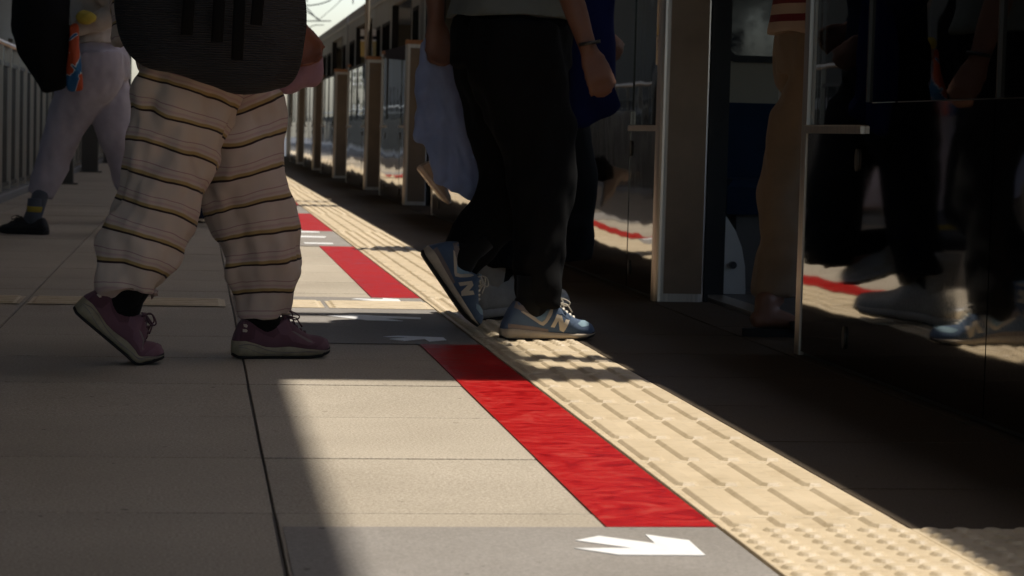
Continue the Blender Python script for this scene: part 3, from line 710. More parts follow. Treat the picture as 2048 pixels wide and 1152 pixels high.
def shoe(root, ft, kind):
    L = ft.L; P = dict(nb=dict(z=NBZ, up='blue_suede', mid='sole_cream', out='sole_black', lace='lace_white', sock='sock_black'),
                       run=dict(z=RUNZ, up='purple_suede', mid='sole_grey', out='sole_black', lace='purple_trim', sock='sock_black'),
                       boot=dict(z=BOOTZ, up='pale_boot', mid='pale_boot', out='sole_black', lace='pale_boot', sock='sock_black'),
                       black=dict(z=LOWZ, up='black_shoe', mid='black_shoe', out='sole_black', lace='black_shoe', sock='slate_cloth'),
                       beige=dict(z=LOWZ, up='beige_shoe', mid='sole_cream', out='sole_cream', lace='beige_shoe', sock='sock_black'),
                       navy=dict(z=LOWZ, up='navy_cloth', mid='cream_trim', out='sole_black', lace='lace_white', sock='sock_black'))[kind]
    SB = {'nb': ([0, .1, .3, .5, .7, .9, 1], [.034, .036, .030, .025, .022, .020, .022]), 'run': ([0, .1, .2, .3, .4, .55, .7, .9, 1], [.046, .047, .040, .031, .029, .032, .026, .021, .023]),
          'boot': ([0, .5, 1], [.036, .032, .028])}.get(kind, ([0, .5, 1], [.026, .022, .020]))
    BT = ([0, .04, .1, .75, .88, 1], [.007, .001, 0, 0, .004, .015]); kw = ft.kw*(1.12 if kind == 'boot' else 1.0)
    inv = -Vector(root.location)
    def out(name, v, f, mat, parent=None, smooth=True):
        mb = MB().add([ft.T(q) for q in v], f); o = mb.build(name, mat, parent or root, smooth)
        if parent is None: o.location = inv
        return o
    def surf(t, z, side, off=0.0):
        zb = ip(SB, t)-0.004; zt = ip(P['z'], t); fr = min(0.985, max(0, (z-zb)/(zt-zb))); p = 5.0 if 0.1 < t < 0.52 else 2.6
        p = float(np.interp(t, [0, .1, .5, .66, 1], [3.2, 5, 4.5, 2.6, 2.2]))
        y = (ip(UW, t)*kw+off)*(1-fr**p)**0.45*(1+0.10*math.sin(math.pi*min(1, fr*1.2)))
        return (t*L, side*y, z+(off*0.6 if fr > 0.7 else 0))
    N, M = 52, 13
    ts = [0.5-0.5*math.cos(math.pi*(i/N)**0.97) for i in range(N+1)]
    v = []; W = 2*M+1
    for t in ts:
        zb = ip(SB, t)-0.004; zt = max(zb+0.008, ip(P['z'], t)); row = []
        for k in range(W):
            a = (k-M)/M; fr = (1-abs(a)); fr = math.sin(fr*math.pi/2)**0.9
            q = surf(t, zb+(zt-zb)*fr, 1 if a > 0 else -1); row.append(q if k != M else (t*L, 0, zt))
        v += row
    f = [(i*W+k, i*W+k+1, (i+1)*W+k+1, (i+1)*W+k) for i in range(N) for k in range(W-1)]
    f += [tuple(range(W))[::-1], tuple(N*W+k for k in range(W))]
    f += [((i+1)*W, (i+1)*W+W-1, i*W+W-1, i*W) for i in range(N)]
    up = out('shoe_upper', v, f, P['up'])
    def sole(name, zlo, zhi, grow, mat, grooves=False):
        v = []; f = []; R = 6; n = 40
        tt = [0.5-0.5*math.cos(math.pi*i/n) for i in range(n+1)]
        for t in tt:
            x = (t-0.5)*L*(1+grow*6/ L*0.1)+0.5*L; wd = (ip(UW, t)*kw+grow) * (1.0 if 0.03 < t < .985 else 0.85); b, h = zlo(t), zhi(t)
            g = 0.0
            if grooves: g = 0.0018*math.sin(t*46+1.2)*(1 if t > .1 else 0)
            v += [(x, -wd*0.93, b), (x, -wd-g, b+(h-b)*0.35), (x, -wd*0.985, h), (x, wd*0.985, h), (x, wd+g, b+(h-b)*0.35), (x, wd*0.93, b)]
        for i in range(n):
            for k in range(R): f.append((i*R+k, (i+1)*R+k, (i+1)*R+(k+1) % R, i*R+(k+1) % R))
        f += [tuple(range(R)), tuple(n*R+k for k in range(R))[::-1]]
        return out(name, v, f, mat)
    sole('midsole', lambda t: ip(BT, t)+0.0075, lambda t: ip(SB, t), 0.0045, P['mid'], kind == 'run')
    sole('outsole', lambda t: ip(BT, t), lambda t: ip(BT, t)+0.0074+(0.006 if t > .9 else 0), 0.0030, P['out'])
    if kind == 'run':
        gm = MB()
        for side in (-1, 1):
            for zf, ph, rr_ in ((0.62, 0.0, 0.0011), (0.36, 1.3, 0.0009)):
                pts = []
                for i in range(41):
                    t = 0.03+0.94*i/40; z = ip(BT, t)+0.0075+(ip(SB, t)-ip(BT, t)-0.0075)*min(0.9, max(0.15, zf+0.22*math.sin(t*9+ph))); pts.append(ft.T((t*L, side*(ip(UW, t)*kw+0.0050), z)))
                gm.tube(pts, rr_, 5)
        o = gm.build('sole_line', 'taupe_suede', root, True); o.location = inv
    # sock / ankle lining
    if kind != 'boot':
        v, f = tube_geo([(0.32*L, 0, 0.05), (0.32*L, 0, 0.085), (0.30*L, 0, 0.125), (0.285*L, 0, 0.19)], [(0.0305*kw, 0.052), (0.031*kw, 0.052), (0.030, 0.040), (0.033, 0.036)], 16)
        out('sock', v, f, P['sock'])
    else:
        v, f = tube_geo([(0.22*L, 0, 0.08), (0.22*L, 0, 0.15), (0.22*L, 0, 0.21), (0.22*L, 0, 0.24)], [(0.036, 0.052), (0.040, 0.060), (0.042, 0.060), (0.042, 0.058)], 16); out('boot_shaft', v, f, 'pale_boot')
    # laces
    if kind in ('nb', 'run', 'black', 'navy'):
        t0, t1 = (0.585, 0.775) if kind != 'run' else (0.525, 0.74)
        lm = MB()
        for i in range(6):
            t = t0+(t1-t0)*i/5; hw = 0.021-0.004*i/5; pts = []
            for k in range(7):
                a = (k-3)/3; zt = ip(P['z'], t+0.012*a); pts.append(ft.T((L*(t+0.02*a), hw*a, zt-0.010*a*a+0.0035)))
            lm.tube(pts, [(0.0042, 0.0022)]*7, 6, Vector((1, 0, 0)))
        for sgn in (-1, 1):
            z0 = ip(P['z'], t0); pts, rr = spline([(L*t0, 0, z0+.004), (L*t0+.012, sgn*.016, z0+.014), (L*t0+.032, sgn*.030, z0+.003), (L*t0+.024, sgn*.022, z0-.008), (L*t0+.002, sgn*.006, z0+.002)], [(.0026, .0020)]*5, 4)
            lm.tube([ft.T(q) for q in pts], rr, 6)
            lm.tube([ft.T(q) for q in ((L*t0, 0, z0+.004), (L*t0+.028, sgn*.020, z0-.004), (L*t0+.040, sgn*.030, z0-.026))], .0022, 6)
        o = lm.build('laces', P['lace'], root, True); o.location = inv
        v = []; f = []
        for i in range(9):
            t = t0-0.035+(t1-t0+0.03)*i/8
            for k in range(5): a = (k-2)/2; v.append((L*t, 0.017*a, ip(P['z'], t)-0.006*a*a+0.0015+(0.006 if i < 2 else 0)))
        f = [(i*5+k, i*5+k+1, (i+1)*5+k+1, (i+1)*5+k) for i in range(8) for k in range(4)]; out('tongue', v, f, 'pale_blue_mesh' if kind == 'nb' else P['up'])
    def patch(name, poly, mat, off):
        for side in (-1, 1):
            bm = bmesh.new(); vs_ = [bm.verts.new((t, z, 0)) for t, z in poly]; bm.faces.new(vs_)
            bmesh.ops.triangulate(bm, faces=bm.faces[:]); 
            for _ in range(3): bmesh.ops.subdivide_edges(bm, edges=[e for e in bm.edges if e.calc_length() > 0.016], cuts=1, use_grid_fill=True); bmesh.ops.triangulate(bm, faces=bm.faces[:])
            bm.verts.ensure_lookup_table(); bm.verts.index_update()
            v = [surf(q.co.x, q.co.y, side, off) for q in bm.verts]; f = [tuple(w_.index for w_ in fc.verts) for fc in bm.faces]; bm.free()
            out(name, v, f, mat)
    if kind == 'nb':
        def q(pts): return [((x-290)/1370, (850-y)/4724) for x, y in pts]
        patch('toe_mesh', q([(1350, 612), (1440, 578), (1500, 578), (1570, 612), (1530, 645), (1410, 655)]), 'pale_blue_mesh', 0.0012)
        patch('collar_panel', q([(478, 318), (560, 318), (620, 345), (700, 435), (770, 482), (690, 505), (540, 440), (440, 400)]), 'taupe_suede', 0.0014)
        patch('side_mesh', q([(690, 505), (780, 482), (960, 430), (870, 555), (815, 592)]), 'pale_blue_mesh', 0.0012)
        patch('heel_rand', q([(352, 612), (700, 650), (920, 690), (925, 735), (350, 690)]), 'taupe_suede', 0.0010)
        patch('saddle_stripe', q([(520, 446), (556, 440), (700, 512), (822, 590), (868, 560), (962, 430), (1005, 405), (985, 470), (900, 592), (845, 640), (800, 625)]), 'cream_trim', 0.0022)
        patch('letter_n', q([(945, 655), (1040, 480), (1105, 500), (1130, 600), (1165, 548), (1225, 560), (1130, 730), (1075, 700), (1050, 565), (1000, 665)]), 'cream_trim', 0.0030)
        patch('eyestay', q([(1040, 480), (1075, 400), (1130, 420), (1240, 515), (1370, 585), (1300, 600), (1235, 640), (1225, 560), (1120, 480)]), 'blue_suede', 0.0016)
    if kind == 'run':
        def q(pts): return [((x-180)/1380, (990-y)/5508) for x, y in pts]
        patch('collar_panel', q([(420, 455), (520, 470), (640, 522), (780, 520), (800, 600), (700, 690), (560, 640), (450, 560)]), 'purple_trim', 0.0010)
        patch('side_panel', q([(760, 540), (900, 430), (960, 590), (1230, 720), (1300, 760), (1180, 800), (960, 740), (900, 650), (800, 640)]), 'purple_mesh', 0.0014)
        patch('stripe', q([(940, 590), (980, 590), (1200, 715), (1260, 760), (1180, 745)]), 'taupe_suede', 0.0024)
        patch('toe_panel', q([(1290, 840), (1400, 770), (1480, 710), (1530, 740), (1545, 830), (1400, 870)]), 'purple_mesh', 0.0012)
        patch('heel_dot', q([(292, 500), (330, 500), (345, 520), (330, 540), (292, 535)]), 'cream_trim', 0.0020); patch('heel_dot', q([(275, 562), (320, 562), (338, 585), (320, 605), (272, 600)]), 'cream_trim', 0.0020)
        patch('heel_counter', q([(240, 640), (300, 450), (420, 460), (450, 560), (430, 700), (330, 745), (235, 730)]), 'purple_trim', 0.0008)
    return up

# ------------------------------------------------------------------ people
def ik(a, b, l1, l2, bend):
    a, b = Vector(a), Vector(b); d = b-a; L_ = min(d.length, (l1+l2)*0.998); d.normalize(); b2 = a+d*L_
    x = (l1*l1-l2*l2+L_*L_)/(2*L_); h = math.sqrt(max(0, l1*l1-x*x)); n = Vector(bend)-d*d.dot(Vector(bend)); n.normalize()
    return a+d*x+n*h, b2
def hand_geo(mb, wrist, elbow, fwd, side, curl=0.6, s=1.0):
    d = (wrist-elbow).normalized(); n = Vector(side); n = (n-d*d.dot(n)).normalized(); w_ = d.cross(n)    # n: back of hand, w_: across the palm
    if w_.dot(Vector(fwd)) < 0: w_ = -w_
    mb.tube([wrist-d*0.02, wrist+d*0.03*s, wrist+d*0.09*s], [(0.020*s, 0.025*s), (0.015*s, 0.038*s), (0.013*s, 0.042*s)], 10, n)
    inw = -n
    for i, (o, ln) in enumerate(((0.030, 0.072), (0.011, 0.082), (-0.009, 0.076), (-0.028, 0.060))):
        p0 = wrist+d*0.085*s+w_*o*s; a1 = curl*0.5; d1 = d*math.cos(a1)+inw*math.sin(a1); a2 = curl*1.5; d2 = d*math.cos(a2)+inw*math.sin(a2); a3 = curl*2.2; d3 = d*math.cos(a3)+inw*math.sin(a3)
        p1 = p0+d1*ln*0.48*s; p2 = p1+d2*ln*0.30*s; p3 = p2+d3*ln*0.24*s
        mb.tube([p0-d*0.012, p1, p2, p3], [0.0098*s, 0.0092*s, 0.0085*s, 0.0068*s], 8, n)
    t0 = wrist+d*0.03*s+w_*0.030*s; td = (d*0.95+w_*0.28+inw*0.30).normalized()
    mb.tube([t0-td*0.012, t0+td*0.035*s, t0+td*0.058*s+d*0.006, t0+td*0.070*s+d*0.02], [0.013*s, 0.0115*s, 0.010*s, 0.008*s], 8, n)
def person(label, th, pelvis, feet, wrists, kinds, cloth, trousers, top, group=None, lean=0.03, s=1.0, skin='skin', sleeves='short', voxel=0.008, seed=1, bare_foot=False, hair_long=0.0):
    """feet: {'L': Foot, 'R': Foot}; trousers: dict(mat, waist, thigh, knee, hem radii, hemlift); top: dict(mat, hem)"""
    fwd = Vector((math.cos(th), math.sin(th), 0)); left = Vector((-math.sin(th), math.cos(th), 0)); up = Vector((0, 0, 1)); pelvis = Vector(pelvis)
    base_ = sum((f_.p for f_ in feet.values()), Vector())/2
    root = thing('person', label, 'person', (base_.x, base_.y, 0), group); inv = -Vector(root.location)
    nb = pelvis+up*0.50*s+fwd*lean
    J = {}
    for k, sg in (('L', 1), ('R', -1)):
        hip = pelvis+left*0.085*sg*s-up*0.02; ank = feet[k].ankle(0.085); kn, ank = ik(hip, ank, 0.43*s, 0.42*s, fwd); kn = Vector(trousers.get('knee'+k, kn))
        sh = nb+left*0.175*sg*s-up*0.035; wr = Vector(wrists[k]); el, wr = ik(sh, wr, 0.285*s, 0.25*s, -fwd+left*sg*0.3)
        J[k] = (hip, kn, ank, sh, el, wr)
    b = MB()
    b.tube([pelvis-up*0.10, pelvis, pelvis+up*0.14*s, pelvis+up*0.32*s+fwd*lean*0.6, nb-up*0.05, nb+up*0.02], [(0.12*s, 0.085*s), (0.140*s, 0.095*s), (0.120*s, 0.090*s), (0.165*s, 0.115*s), (0.15*s, 0.085*s), (0.06, 0.06)], 16, left)
    hc = nb+up*0.185*s+fwd*0.03
    b.tube([nb-up*0.03, nb+up*0.05, hc-up*0.02], [0.060*s, 0.053*s, 0.055*s], 12, left)
    b.tube([hc-up*0.115*s+fwd*.012, hc-up*0.09*s+fwd*.010, hc-up*0.03*s, hc+up*0.04*s, hc+up*0.085*s, hc+up*0.112*s], [(0.025, 0.03), (0.052, 0.066), (0.070, 0.090), (0.074, 0.096), (0.056, 0.074), (0.018, 0.022)], 16, left)
    b.tube([hc+fwd*0.085+up*0.015, hc+fwd*0.112-up*0.022, hc+fwd*0.09-up*0.032], [0.008, 0.014, 0.012], 8, left)
    b.tube([hc+fwd*0.088-up*0.058-left*0.022, hc+fwd*0.096-up*0.056, hc+fwd*0.088-up*0.058+left*0.022], [0.006, 0.009, 0.006], 8, up)
    for sg in (-1, 1): b.tube([hc+left*0.070*sg-fwd*0.005+up*0.02, hc+left*0.083*sg-fwd*0.014, hc+left*0.072*sg-fwd*0.006-up*0.028], [0.010, 0.014, 0.009], 8, fwd)
    for k, sg in (('L', 1), ('R', -1)):
        hip, kn, ank, sh, el, wr = J[k]
        hp = Vector(trousers['hem'+k]) if 'hem'+k in trousers else kn.lerp(ank, 0.9); b.tube(*spline([hip, (hip+kn)/2, kn, kn.lerp(hp, 0.5), hp, feet[k].ankle(0.085)], [0.080*s, 0.066*s, 0.048*s, 0.042*s, 0.024*s, 0.020*s], 3), 12, left)
        b.tube(*spline([sh-left*0.05*sg, sh, (sh+el)/2, el, (el*0.65+wr*0.35), wr], [0.05*s, 0.056*s, 0.046*s, 0.038*s, 0.037*s, 0.026*s], 3), 12, fwd)
        hand_geo(b, wr, el, fwd, left*sg, 0.75, s)
        if bare_foot:
            f_ = feet[k]; b.tube([f_.T((0.03, 0, 0.045)), f_.T((0.08, 0, 0.06)), f_.T((0.14, 0, 0.05)), f_.T((0.19, 0, 0.036)), f_.T((0.235, 0, 0.027))], [(0.028, 0.022), (0.033, 0.035), (0.036, 0.026), (0.044, 0.016), (0.036, 0.011)], 12, left)
            b.tube([f_.T((0.07, 0, 0.04)), f_.T((0.07, 0, 0.11)), hp], [0.034, 0.034, 0.04], 12, left)
    me = fuse(b, voxel, 5); o = mobj('body', me, skin, root); o.location = inv
    # hair and eyes
    hm = MB(); hm.tube([hc-fwd*0.03-up*(0.04+hair_long), hc-fwd*0.026-up*0.03, hc-fwd*0.02+up*0.03, hc-fwd*0.012+up*0.09, hc-fwd*0.004+up*0.123], [(0.060, 0.06), (0.080, 0.082), (0.084, 0.098), (0.068, 0.086), (0.02, 0.025)], 20, left)
    hme = fuse(hm, 0.010, 3); folds(hme, 0.004, (14, 14, 5), seed); h = mobj('hair', hme, 'hair', root); h.location = inv
    for sg in (-1, 1):
        em = MB().tube([hc+fwd*0.082+left*0.031*sg, hc+fwd*0.090+left*0.031*sg, hc+fwd*0.093+left*0.031*sg], [0.006, 0.010, 0.005], 10, left); e = em.build('eye', 'eye', root, True); e.location = inv
    # trousers
    t = MB(); tr = trousers; W_ = tr.get('waist', (0.175, 0.135)); paths = []
    t.tube([pelvis+up*0.12, pelvis+up*0.02, pelvis-up*0.09], [(W_[0]*0.80, W_[1]*0.78), W_, (W_[0]*0.95, W_[1]*1.02)], 20, left)
    for k, sg in (('L', 1), ('R', -1)):
        hip, kn, ank = J[k][:3]; kn = kn+Vector(tr.get('kn'+k, (0, 0, 0)))
        hemp = Vector(tr['hem'+k]) if 'hem'+k in tr else kn.lerp(ank, tr.get('hemt', 0.97)); hip = hip+left*sg*0.012
        rt, rk, rm, rh = tr['r']; mid = kn.lerp(hemp, 0.55)+Vector(tr.get('mid'+k, (0, 0, 0)))
        sp = spline([hip+up*0.06, hip-up*0.06, (hip+kn)/2, kn, mid, hemp], [rt, rt, ((rt[0]+rk[0])/2, (rt[1]+rk[1])/2), rk, rm, rh], 5)
        t.tube(*sp, 20, left); paths.append(sp[0][::-1]+[pelvis+up*0.15])
    me = fuse(t, tr.get('voxel', 0.010), 3)
    if tr.get('along'): along_attr(me, paths)
    zmin = min(p[0].z for p in paths); am = tr.get('fold', 0.007)
    folds(me, am*1.15, (4.2, 4.2, 1.9), seed, 1.1); folds(me, am*0.5, (11, 11, 3.5), seed+2, 1.2)
    folds(me, lambda P_: am*0.55*np.clip(1-np.abs(P_[:, 2]-(zmin+0.14))/0.14, 0.08, 1), (4, 4, 11), seed+5)
    if tr.get('wrinkle'): folds(me, tr['wrinkle'], (16, 16, 7), seed+15, 1.3)
    if am > 0.006: folds(me, lambda P_: am*0.55*np.clip(1-np.abs(P_[:, 2]-(pelvis.z-0.15))/0.2, 0.1, 1), (7, 7, 9), seed+9)
    o = mobj('trousers', me, tr['mat'], root); o.location = inv
    # top
    t = MB(); hz = top.get('hem', 0.02); q = top.get('r', (0.185, 0.145))
    t.tube([pelvis+up*hz, pelvis+up*0.14*s, pelvis+up*0.32*s+fwd*lean*0.6, nb-up*0.045, nb+up*0.012], [q, (q[0]*0.92, q[1]*0.9), (0.185*s, 0.135*s), (0.165*s, 0.10*s), (0.075, 0.075)], 18, left)
    for k, sg in (('L', 1), ('R', -1)):
        hip, kn, ank, sh, el, wr = J[k]
        if sleeves == 'short': t.tube([sh-left*0.06*sg, sh, sh.lerp(el, 0.55)], [0.06, 0.070, 0.064], 12, fwd)
        else: t.tube(*spline([sh-left*0.06*sg, sh, (sh+el)/2, el, wr-(wr-el).normalized()*0.01], [0.06, 0.070, 0.062, 0.056, 0.044], 3), 12, fwd)
    me = fuse(t, 0.010, 3); folds(me, 0.006, (6, 6, 3), seed+3)
    if top.get('along'): along_attr(me, [[pelvis+up*hz, pelvis+up*(hz+1.0)]])
    o = mobj('top', me, top['mat'], root); o.location = inv
    for k in 'LR':
        if kinds:
            shoe(root, feet[k], kinds); hp = paths['LR'.index(k)][0]; kn = J[k][1]
            sm = MB().tube([feet[k].T((0.31*feet[k].L, 0, 0.06)), feet[k].T((0.29*feet[k].L, 0, 0.105)), hp+(kn-hp).normalized()*0.05], [(0.030, 0.044), (0.036, 0.044), (0.042, 0.044)], 14, left)
            o = sm.build('sock', 'sock_black' if kinds != 'black' else 'slate_cloth', root, True); o.location = inv
        else:
            f_ = feet[k]; L_ = f_.L; v = []; n = 24
            for z_ in (0, 0.024): v += [f_.T((L_*0.5+L_*0.5*math.cos(2*math.pi*i/n), (0.040+0.008*math.cos(2*math.pi*i/n))*math.sin(2*math.pi*i/n), z_)) for i in range(n)]
            o = MB().add(v, [tuple(range(n))[::-1], tuple(range(n, 2*n))]+[(i, (i+1) % n, n+(i+1) % n, n+i) for i in range(n)]).build('sandal_sole', 'sole_black', root); o.location = inv
            pts = [f_.T((L_*0.66, -0.048, 0.02)), f_.T((L_*0.64, -0.040, 0.045)), f_.T((L_*0.62, 0, 0.062)), f_.T((L_*0.64, 0.040, 0.045)), f_.T((L_*0.66, 0.048, 0.02))]
            o = MB().tube(pts, [(0.022, 0.004)]*5, 8, fwd).build('sandal_strap', 'black_shoe', root, True); o.location = inv
    return root, J
def pillow(name, pts, mat, normal, depth, label, cat, base_, parts=None, amp=0.006, freq=(8, 8, 4), seed=2, rings=9, sub=4, expo=0.55):
    """cushion-like bag from an outline (world points), swelling to both sides of its plane"""
    P_ = [Vector(p) for p in pts]; n = len(P_); dense = []
    for i in range(n):
        p0, p1, p2, p3 = P_[i-1], P_[i], P_[(i+1) % n], P_[(i+2) % n]
        for j in range(sub):
            t = j/sub; dense.append(0.5*((2*p1)+(p2-p0)*t+(2*p0-5*p1+4*p2-p3)*t*t+(3*p1-p0-3*p2+p3)*t**3))
    m = len(dense); c = sum(dense, Vector())/m; nv = Vector(normal).normalized(); v = []; f = []
    sc_ = [math.sin(math.pi/2*k/rings) for k in range(rings+1)]
    rows = [(sc_[k], -(1-sc_[k]**2)**expo) for k in range(1, rings+1)]+[(sc_[k], (1-sc_[k]**2)**expo) for k in range(rings-1, 0, -1)]
    for s_, d in rows: v += [c+(p-c)*s_+nv*depth*d for p in dense]
    v += [c-nv*depth, c+nv*depth]; R = len(rows)
    for i in range(R-1):
        for k in range(m): f.append((i*m+k, i*m+(k+1) % m, (i+1)*m+(k+1) % m, (i+1)*m+k))
    for k in range(m): f.append((R*m, (k+1) % m, k)); f.append((R*m+1, (R-1)*m+k, (R-1)*m+(k+1) % m))
    me = MB().add(v, f).mesh(name, True); bm = bmesh.new(); bm.from_mesh(me); bmesh.ops.recalc_face_normals(bm, faces=bm.faces[:]); bm.to_mesh(me); bm.free()
    folds(me, amp, freq, seed)
    if cat is None:
        return me
    t = thing(name, label, cat, base_); o = mobj('main_bag', me, mat, t); o.location = -Vector(base_); return t
def bag_part(t, name, mb, mat, smooth=True):
    o = mb.build(name, mat, t, smooth); o.location = -Vector(t.location); return o

# --- person in striped trousers (walking right)
YA = 5.90
fa = Foot(gnd(465, 716), 0.26, 0.262); ra = Foot(gnd(327, 727), 0.10, 0.278, pitch=rad(40), pivot=1.0, flex=0.74)
pel = atY(396, 52, YA)
pA, JA = person('person in cream wide trousers with dark stripes and purple sneakers walking right', 0.15, (pel.x, YA, 0.90), {'L': fa, 'R': ra},
       {'L': atY(603, 105, 6.10), 'R': atY(470, -30, 5.70)}, 'run', None,
       dict(mat='striped_trousers', along=True, waist=(0.19, 0.218), r=((0.115, 0.155), (0.100, 0.108), (0.088, 0.096), (0.066, 0.074)), kneeL=atY(500, 385, 5.98), kneeR=atY(322, 378, 5.80), hemL=atY(531, 634, 5.985), hemR=atY(258, 588, 5.765), midL=(0.012, 0, 0), midR=(-0.012, 0, 0.0), fold=0.012, wrinkle=0.0034, voxel=0.007),
       dict(mat='rust_cloth', hem=0.06), sleeves='long', skin='skin_deep', seed=11, hair_long=0.15)
ob = [(232, -10), (236, 55), (256, 100), (298, 134), (350, 152), (400, 168), (455, 181), (520, 188), (556, 182), (582, 164), (600, 125), (609, 65), (608, -10), (585, -70), (520, -105), (430, -112), (340, -105), (262, -70)]
bA = pillow('shoulder_bag', [atY(x, y, 5.60) for x, y in ob], 'mesh_fabric', (0.1, -1, 0), 0.075, 'big black ribbed mesh bag hanging over the striped trousers', 'bag', atY(420, 188, 5.60), amp=0.007, freq=(7, 7, 5), seed=4)
for (x0, x1, yb) in ((372, 386, 70), (432, 448, 84), (472, 488, 120), (512, 524, 50)):
    a, b_ = atY(x0+10, -60, 5.475), atY((x0+x1)/2-6, yb, 5.49); bag_part(bA, 'hanging_strap', MB().tube([a, a.lerp(b_, .5), b_], [(0.014, 0.004)]*3, 8, Vector((1, 0, 0))), 'black_cloth')
sA = pA.location
bag_part(bA, 'shoulder_band', MB().tube(*spline([atY(285, -60, 5.60), atY(330, -240, 5.62), JA['R'][3]+Vector((0, 0.02, 0.075)), atY(520, -260, 5.66), atY(560, -80, 5.60)], [(0.02, 0.005)]*5, 5), 8, Vector((0, 1, 0))), 'black_cloth')
cl = [(578, 96), (612, 100), (640, 108), (641, 150), (632, 168), (610, 172), (588, 186), (566, 184), (560, 160), (566, 125)]
pillow('pink_cloth', [atY(x, y, 6.12) for x, y in cl], 'mauve_cloth', (0, -1, 0), 0.035, 'bunched mauve pink cloth held beside the black mesh bag', 'cloth', atY(600, 186, 6.12), amp=0.006, freq=(18, 18, 8), seed=8)

# --- person in black trousers with blue sneakers (walking right)
fc = Foot(gnd(1001, 680), 0.20, 0.290); t_ = gnd(945, 662)
rc = Foot(t_+Vector((0, 0, 0.005)), 0.05, 0.285, pitch=rad(54), pivot=1.0)
YC = 6.74; pel = atY(1022, 85, YC)
pC, JC = person('person in black trousers and grey green tee wearing blue sneakers with letter N', 0.12, (pel.x, YC, 0.885), {'R': fc, 'L': rc},
       {'R': atY(1185, 128, 6.50), 'L': atY(872, 44, 6.98)}, 'nb', None,
       dict(mat='black_cloth', waist=(0.18, 0.178), r=((0.11, 0.150), (0.095, 0.108), (0.080, 0.088), (0.055, 0.062)), kneeR=atY(1080, 335, 6.66), kneeL=atY(1026, 372, 6.88), hemR=atY(1078, 616, 6.59), hemL=atY(912, 532, 6.90), fold=0.008),
       dict(mat='sage_cloth', hem=0.055, r=(0.20, 0.192)), seed=21)
MB_ = MB().tube([JC['R'][5]+Vector((-0.002, 0, 0.030)), JC['R'][5]+Vector((0, 0, 0.020))], [(0.036, 0.033)]*2, 14, Vector((0, 1, 0))); o = MB_.build('bracelet', 'dark_steel', pC, True); o.location = -Vector(pC.location)
jk = [(866, 50), (894, 62), (908, 110), (920, 170), (938, 240), (954, 300), (970, 352), (964, 392), (944, 402), (918, 392), (898, 380), (878, 376), (862, 340), (850, 290), (836, 268), (830, 215), (835, 150), (848, 88)]
jme = pillow('jacket', [atY(x, y, 7.02) for x, y in jk], 'pale_blue_cloth', (0.15, -1, 0), 0.045, 'pale blue jacket carried hanging from the hand behind the black trousers', 'jacket', atY(890, 400, 7.02), amp=0.011, freq=(17, 17, 1.8), seed=6, rings=16, sub=6)

# --- person behind, pale boots, cobalt tote
fd = Foot(gnd(960, 640), 0.30, 0.335, pitch=rad(-7), pivot=0.05); YD = 7.42; pel = atY(1085, 100, YD)
ka = atY(1120, 560, 7.55); rd = Foot(Vector((ka.x-0.05, 7.58, 0.10)), 0.15, 0.33, pitch=rad(20), pivot=1.0)
pD, JD = person('person in wide black trousers and pale chunky boots half hidden behind the black trousers', 0.15, (pel.x, YD, 0.90), {'R': fd, 'L': rd},
       {'R': atY(1188, 60, 7.2), 'L': atY(1120, 40, 7.6)}, 'boot', None,
       dict(mat='black_cloth', waist=(0.175, 0.15), r=((0.11, 0.125), (0.10, 0.105), (0.098, 0.10), (0.085, 0.085)), kneeR=atY(1035, 330, 7.36), kneeL=atY(1135, 330, 7.52), hemR=atY(1003, 545, 7.28), hemL=atY(1130, 515, 7.58), fold=0.007),
       dict(mat='navy_cloth', hem=0.0), seed=31, sleeves='long')
tb = [(1178, -40), (1225, -40), (1229, 60), (1228, 150), (1232, 190), (1244, 214), (1212, 238), (1165, 255), (1140, 240), (1138, 150), (1150, 40)]
bD = pillow('tote_bag', [atY(x, y, 7.12) for x, y in tb], 'cobalt_cloth', (0.1, -1, 0), 0.05, 'cobalt blue tote bag hanging beside the forearm of the person in black trousers', 'bag', atY(1190, 255, 7.12), amp=0.006, freq=(10, 10, 4), seed=9)
bag_part(bD, 'handle', MB().tube(*spline([atY(1185, -36, 7.12), atY(1185, -110, 7.14), JD['R'][5]+Vector((0, 0, 0.01)), atY(1215, -36, 7.12)], [(0.012, 0.004)]*4, 5), 8, Vector((0, 1, 0))), 'cobalt_cloth')

# --- person entering the train in tan trousers
ff = Foot(gnd(1484, 672)+Vector((0, 0, 0.0)), 0.10, 0.25); YF = 6.88; pel = atY(1632, 40, YF)
gf = Foot(Vector((2.18, 6.95, 0.006)), 0.05, 0.25)
pF, JF = person('person in tan trousers and red striped sweater stepping into the train in sandals', 0.05, (pel.x+0.02, YF, 0.90), {'R': ff, 'L': gf},
       {'R': Vector((2.22, 6.60, 0.98)), 'L': Vector((2.24, 7.1, 0.9))}, None, None,
       dict(mat='tan_cloth', waist=(0.17, 0.135), r=((0.105, 0.115), (0.080, 0.085), (0.072, 0.076), (0.064, 0.070)), kneeR=atY(1585, 330, 6.88), hemR=atY(1550, 592, 6.86), fold=0.008),
       dict(mat='striped_sweater', hem=0.03, r=(0.20, 0.165), along=True), seed=41, sleeves='long', bare_foot=True)
# sweater bands: scale the attribute so that the hem bands are 3 cm wide
for ch in pF.children:
    if ch.name.startswith('top'):
        at_ = ch.data.attributes['along']; a = np.empty(len(at_.data), np.float32); at_.data.foreach_get('value', a); at_.data.foreach_set('value', np.clip(a/0.16, 0, 1).astype(np.float32))

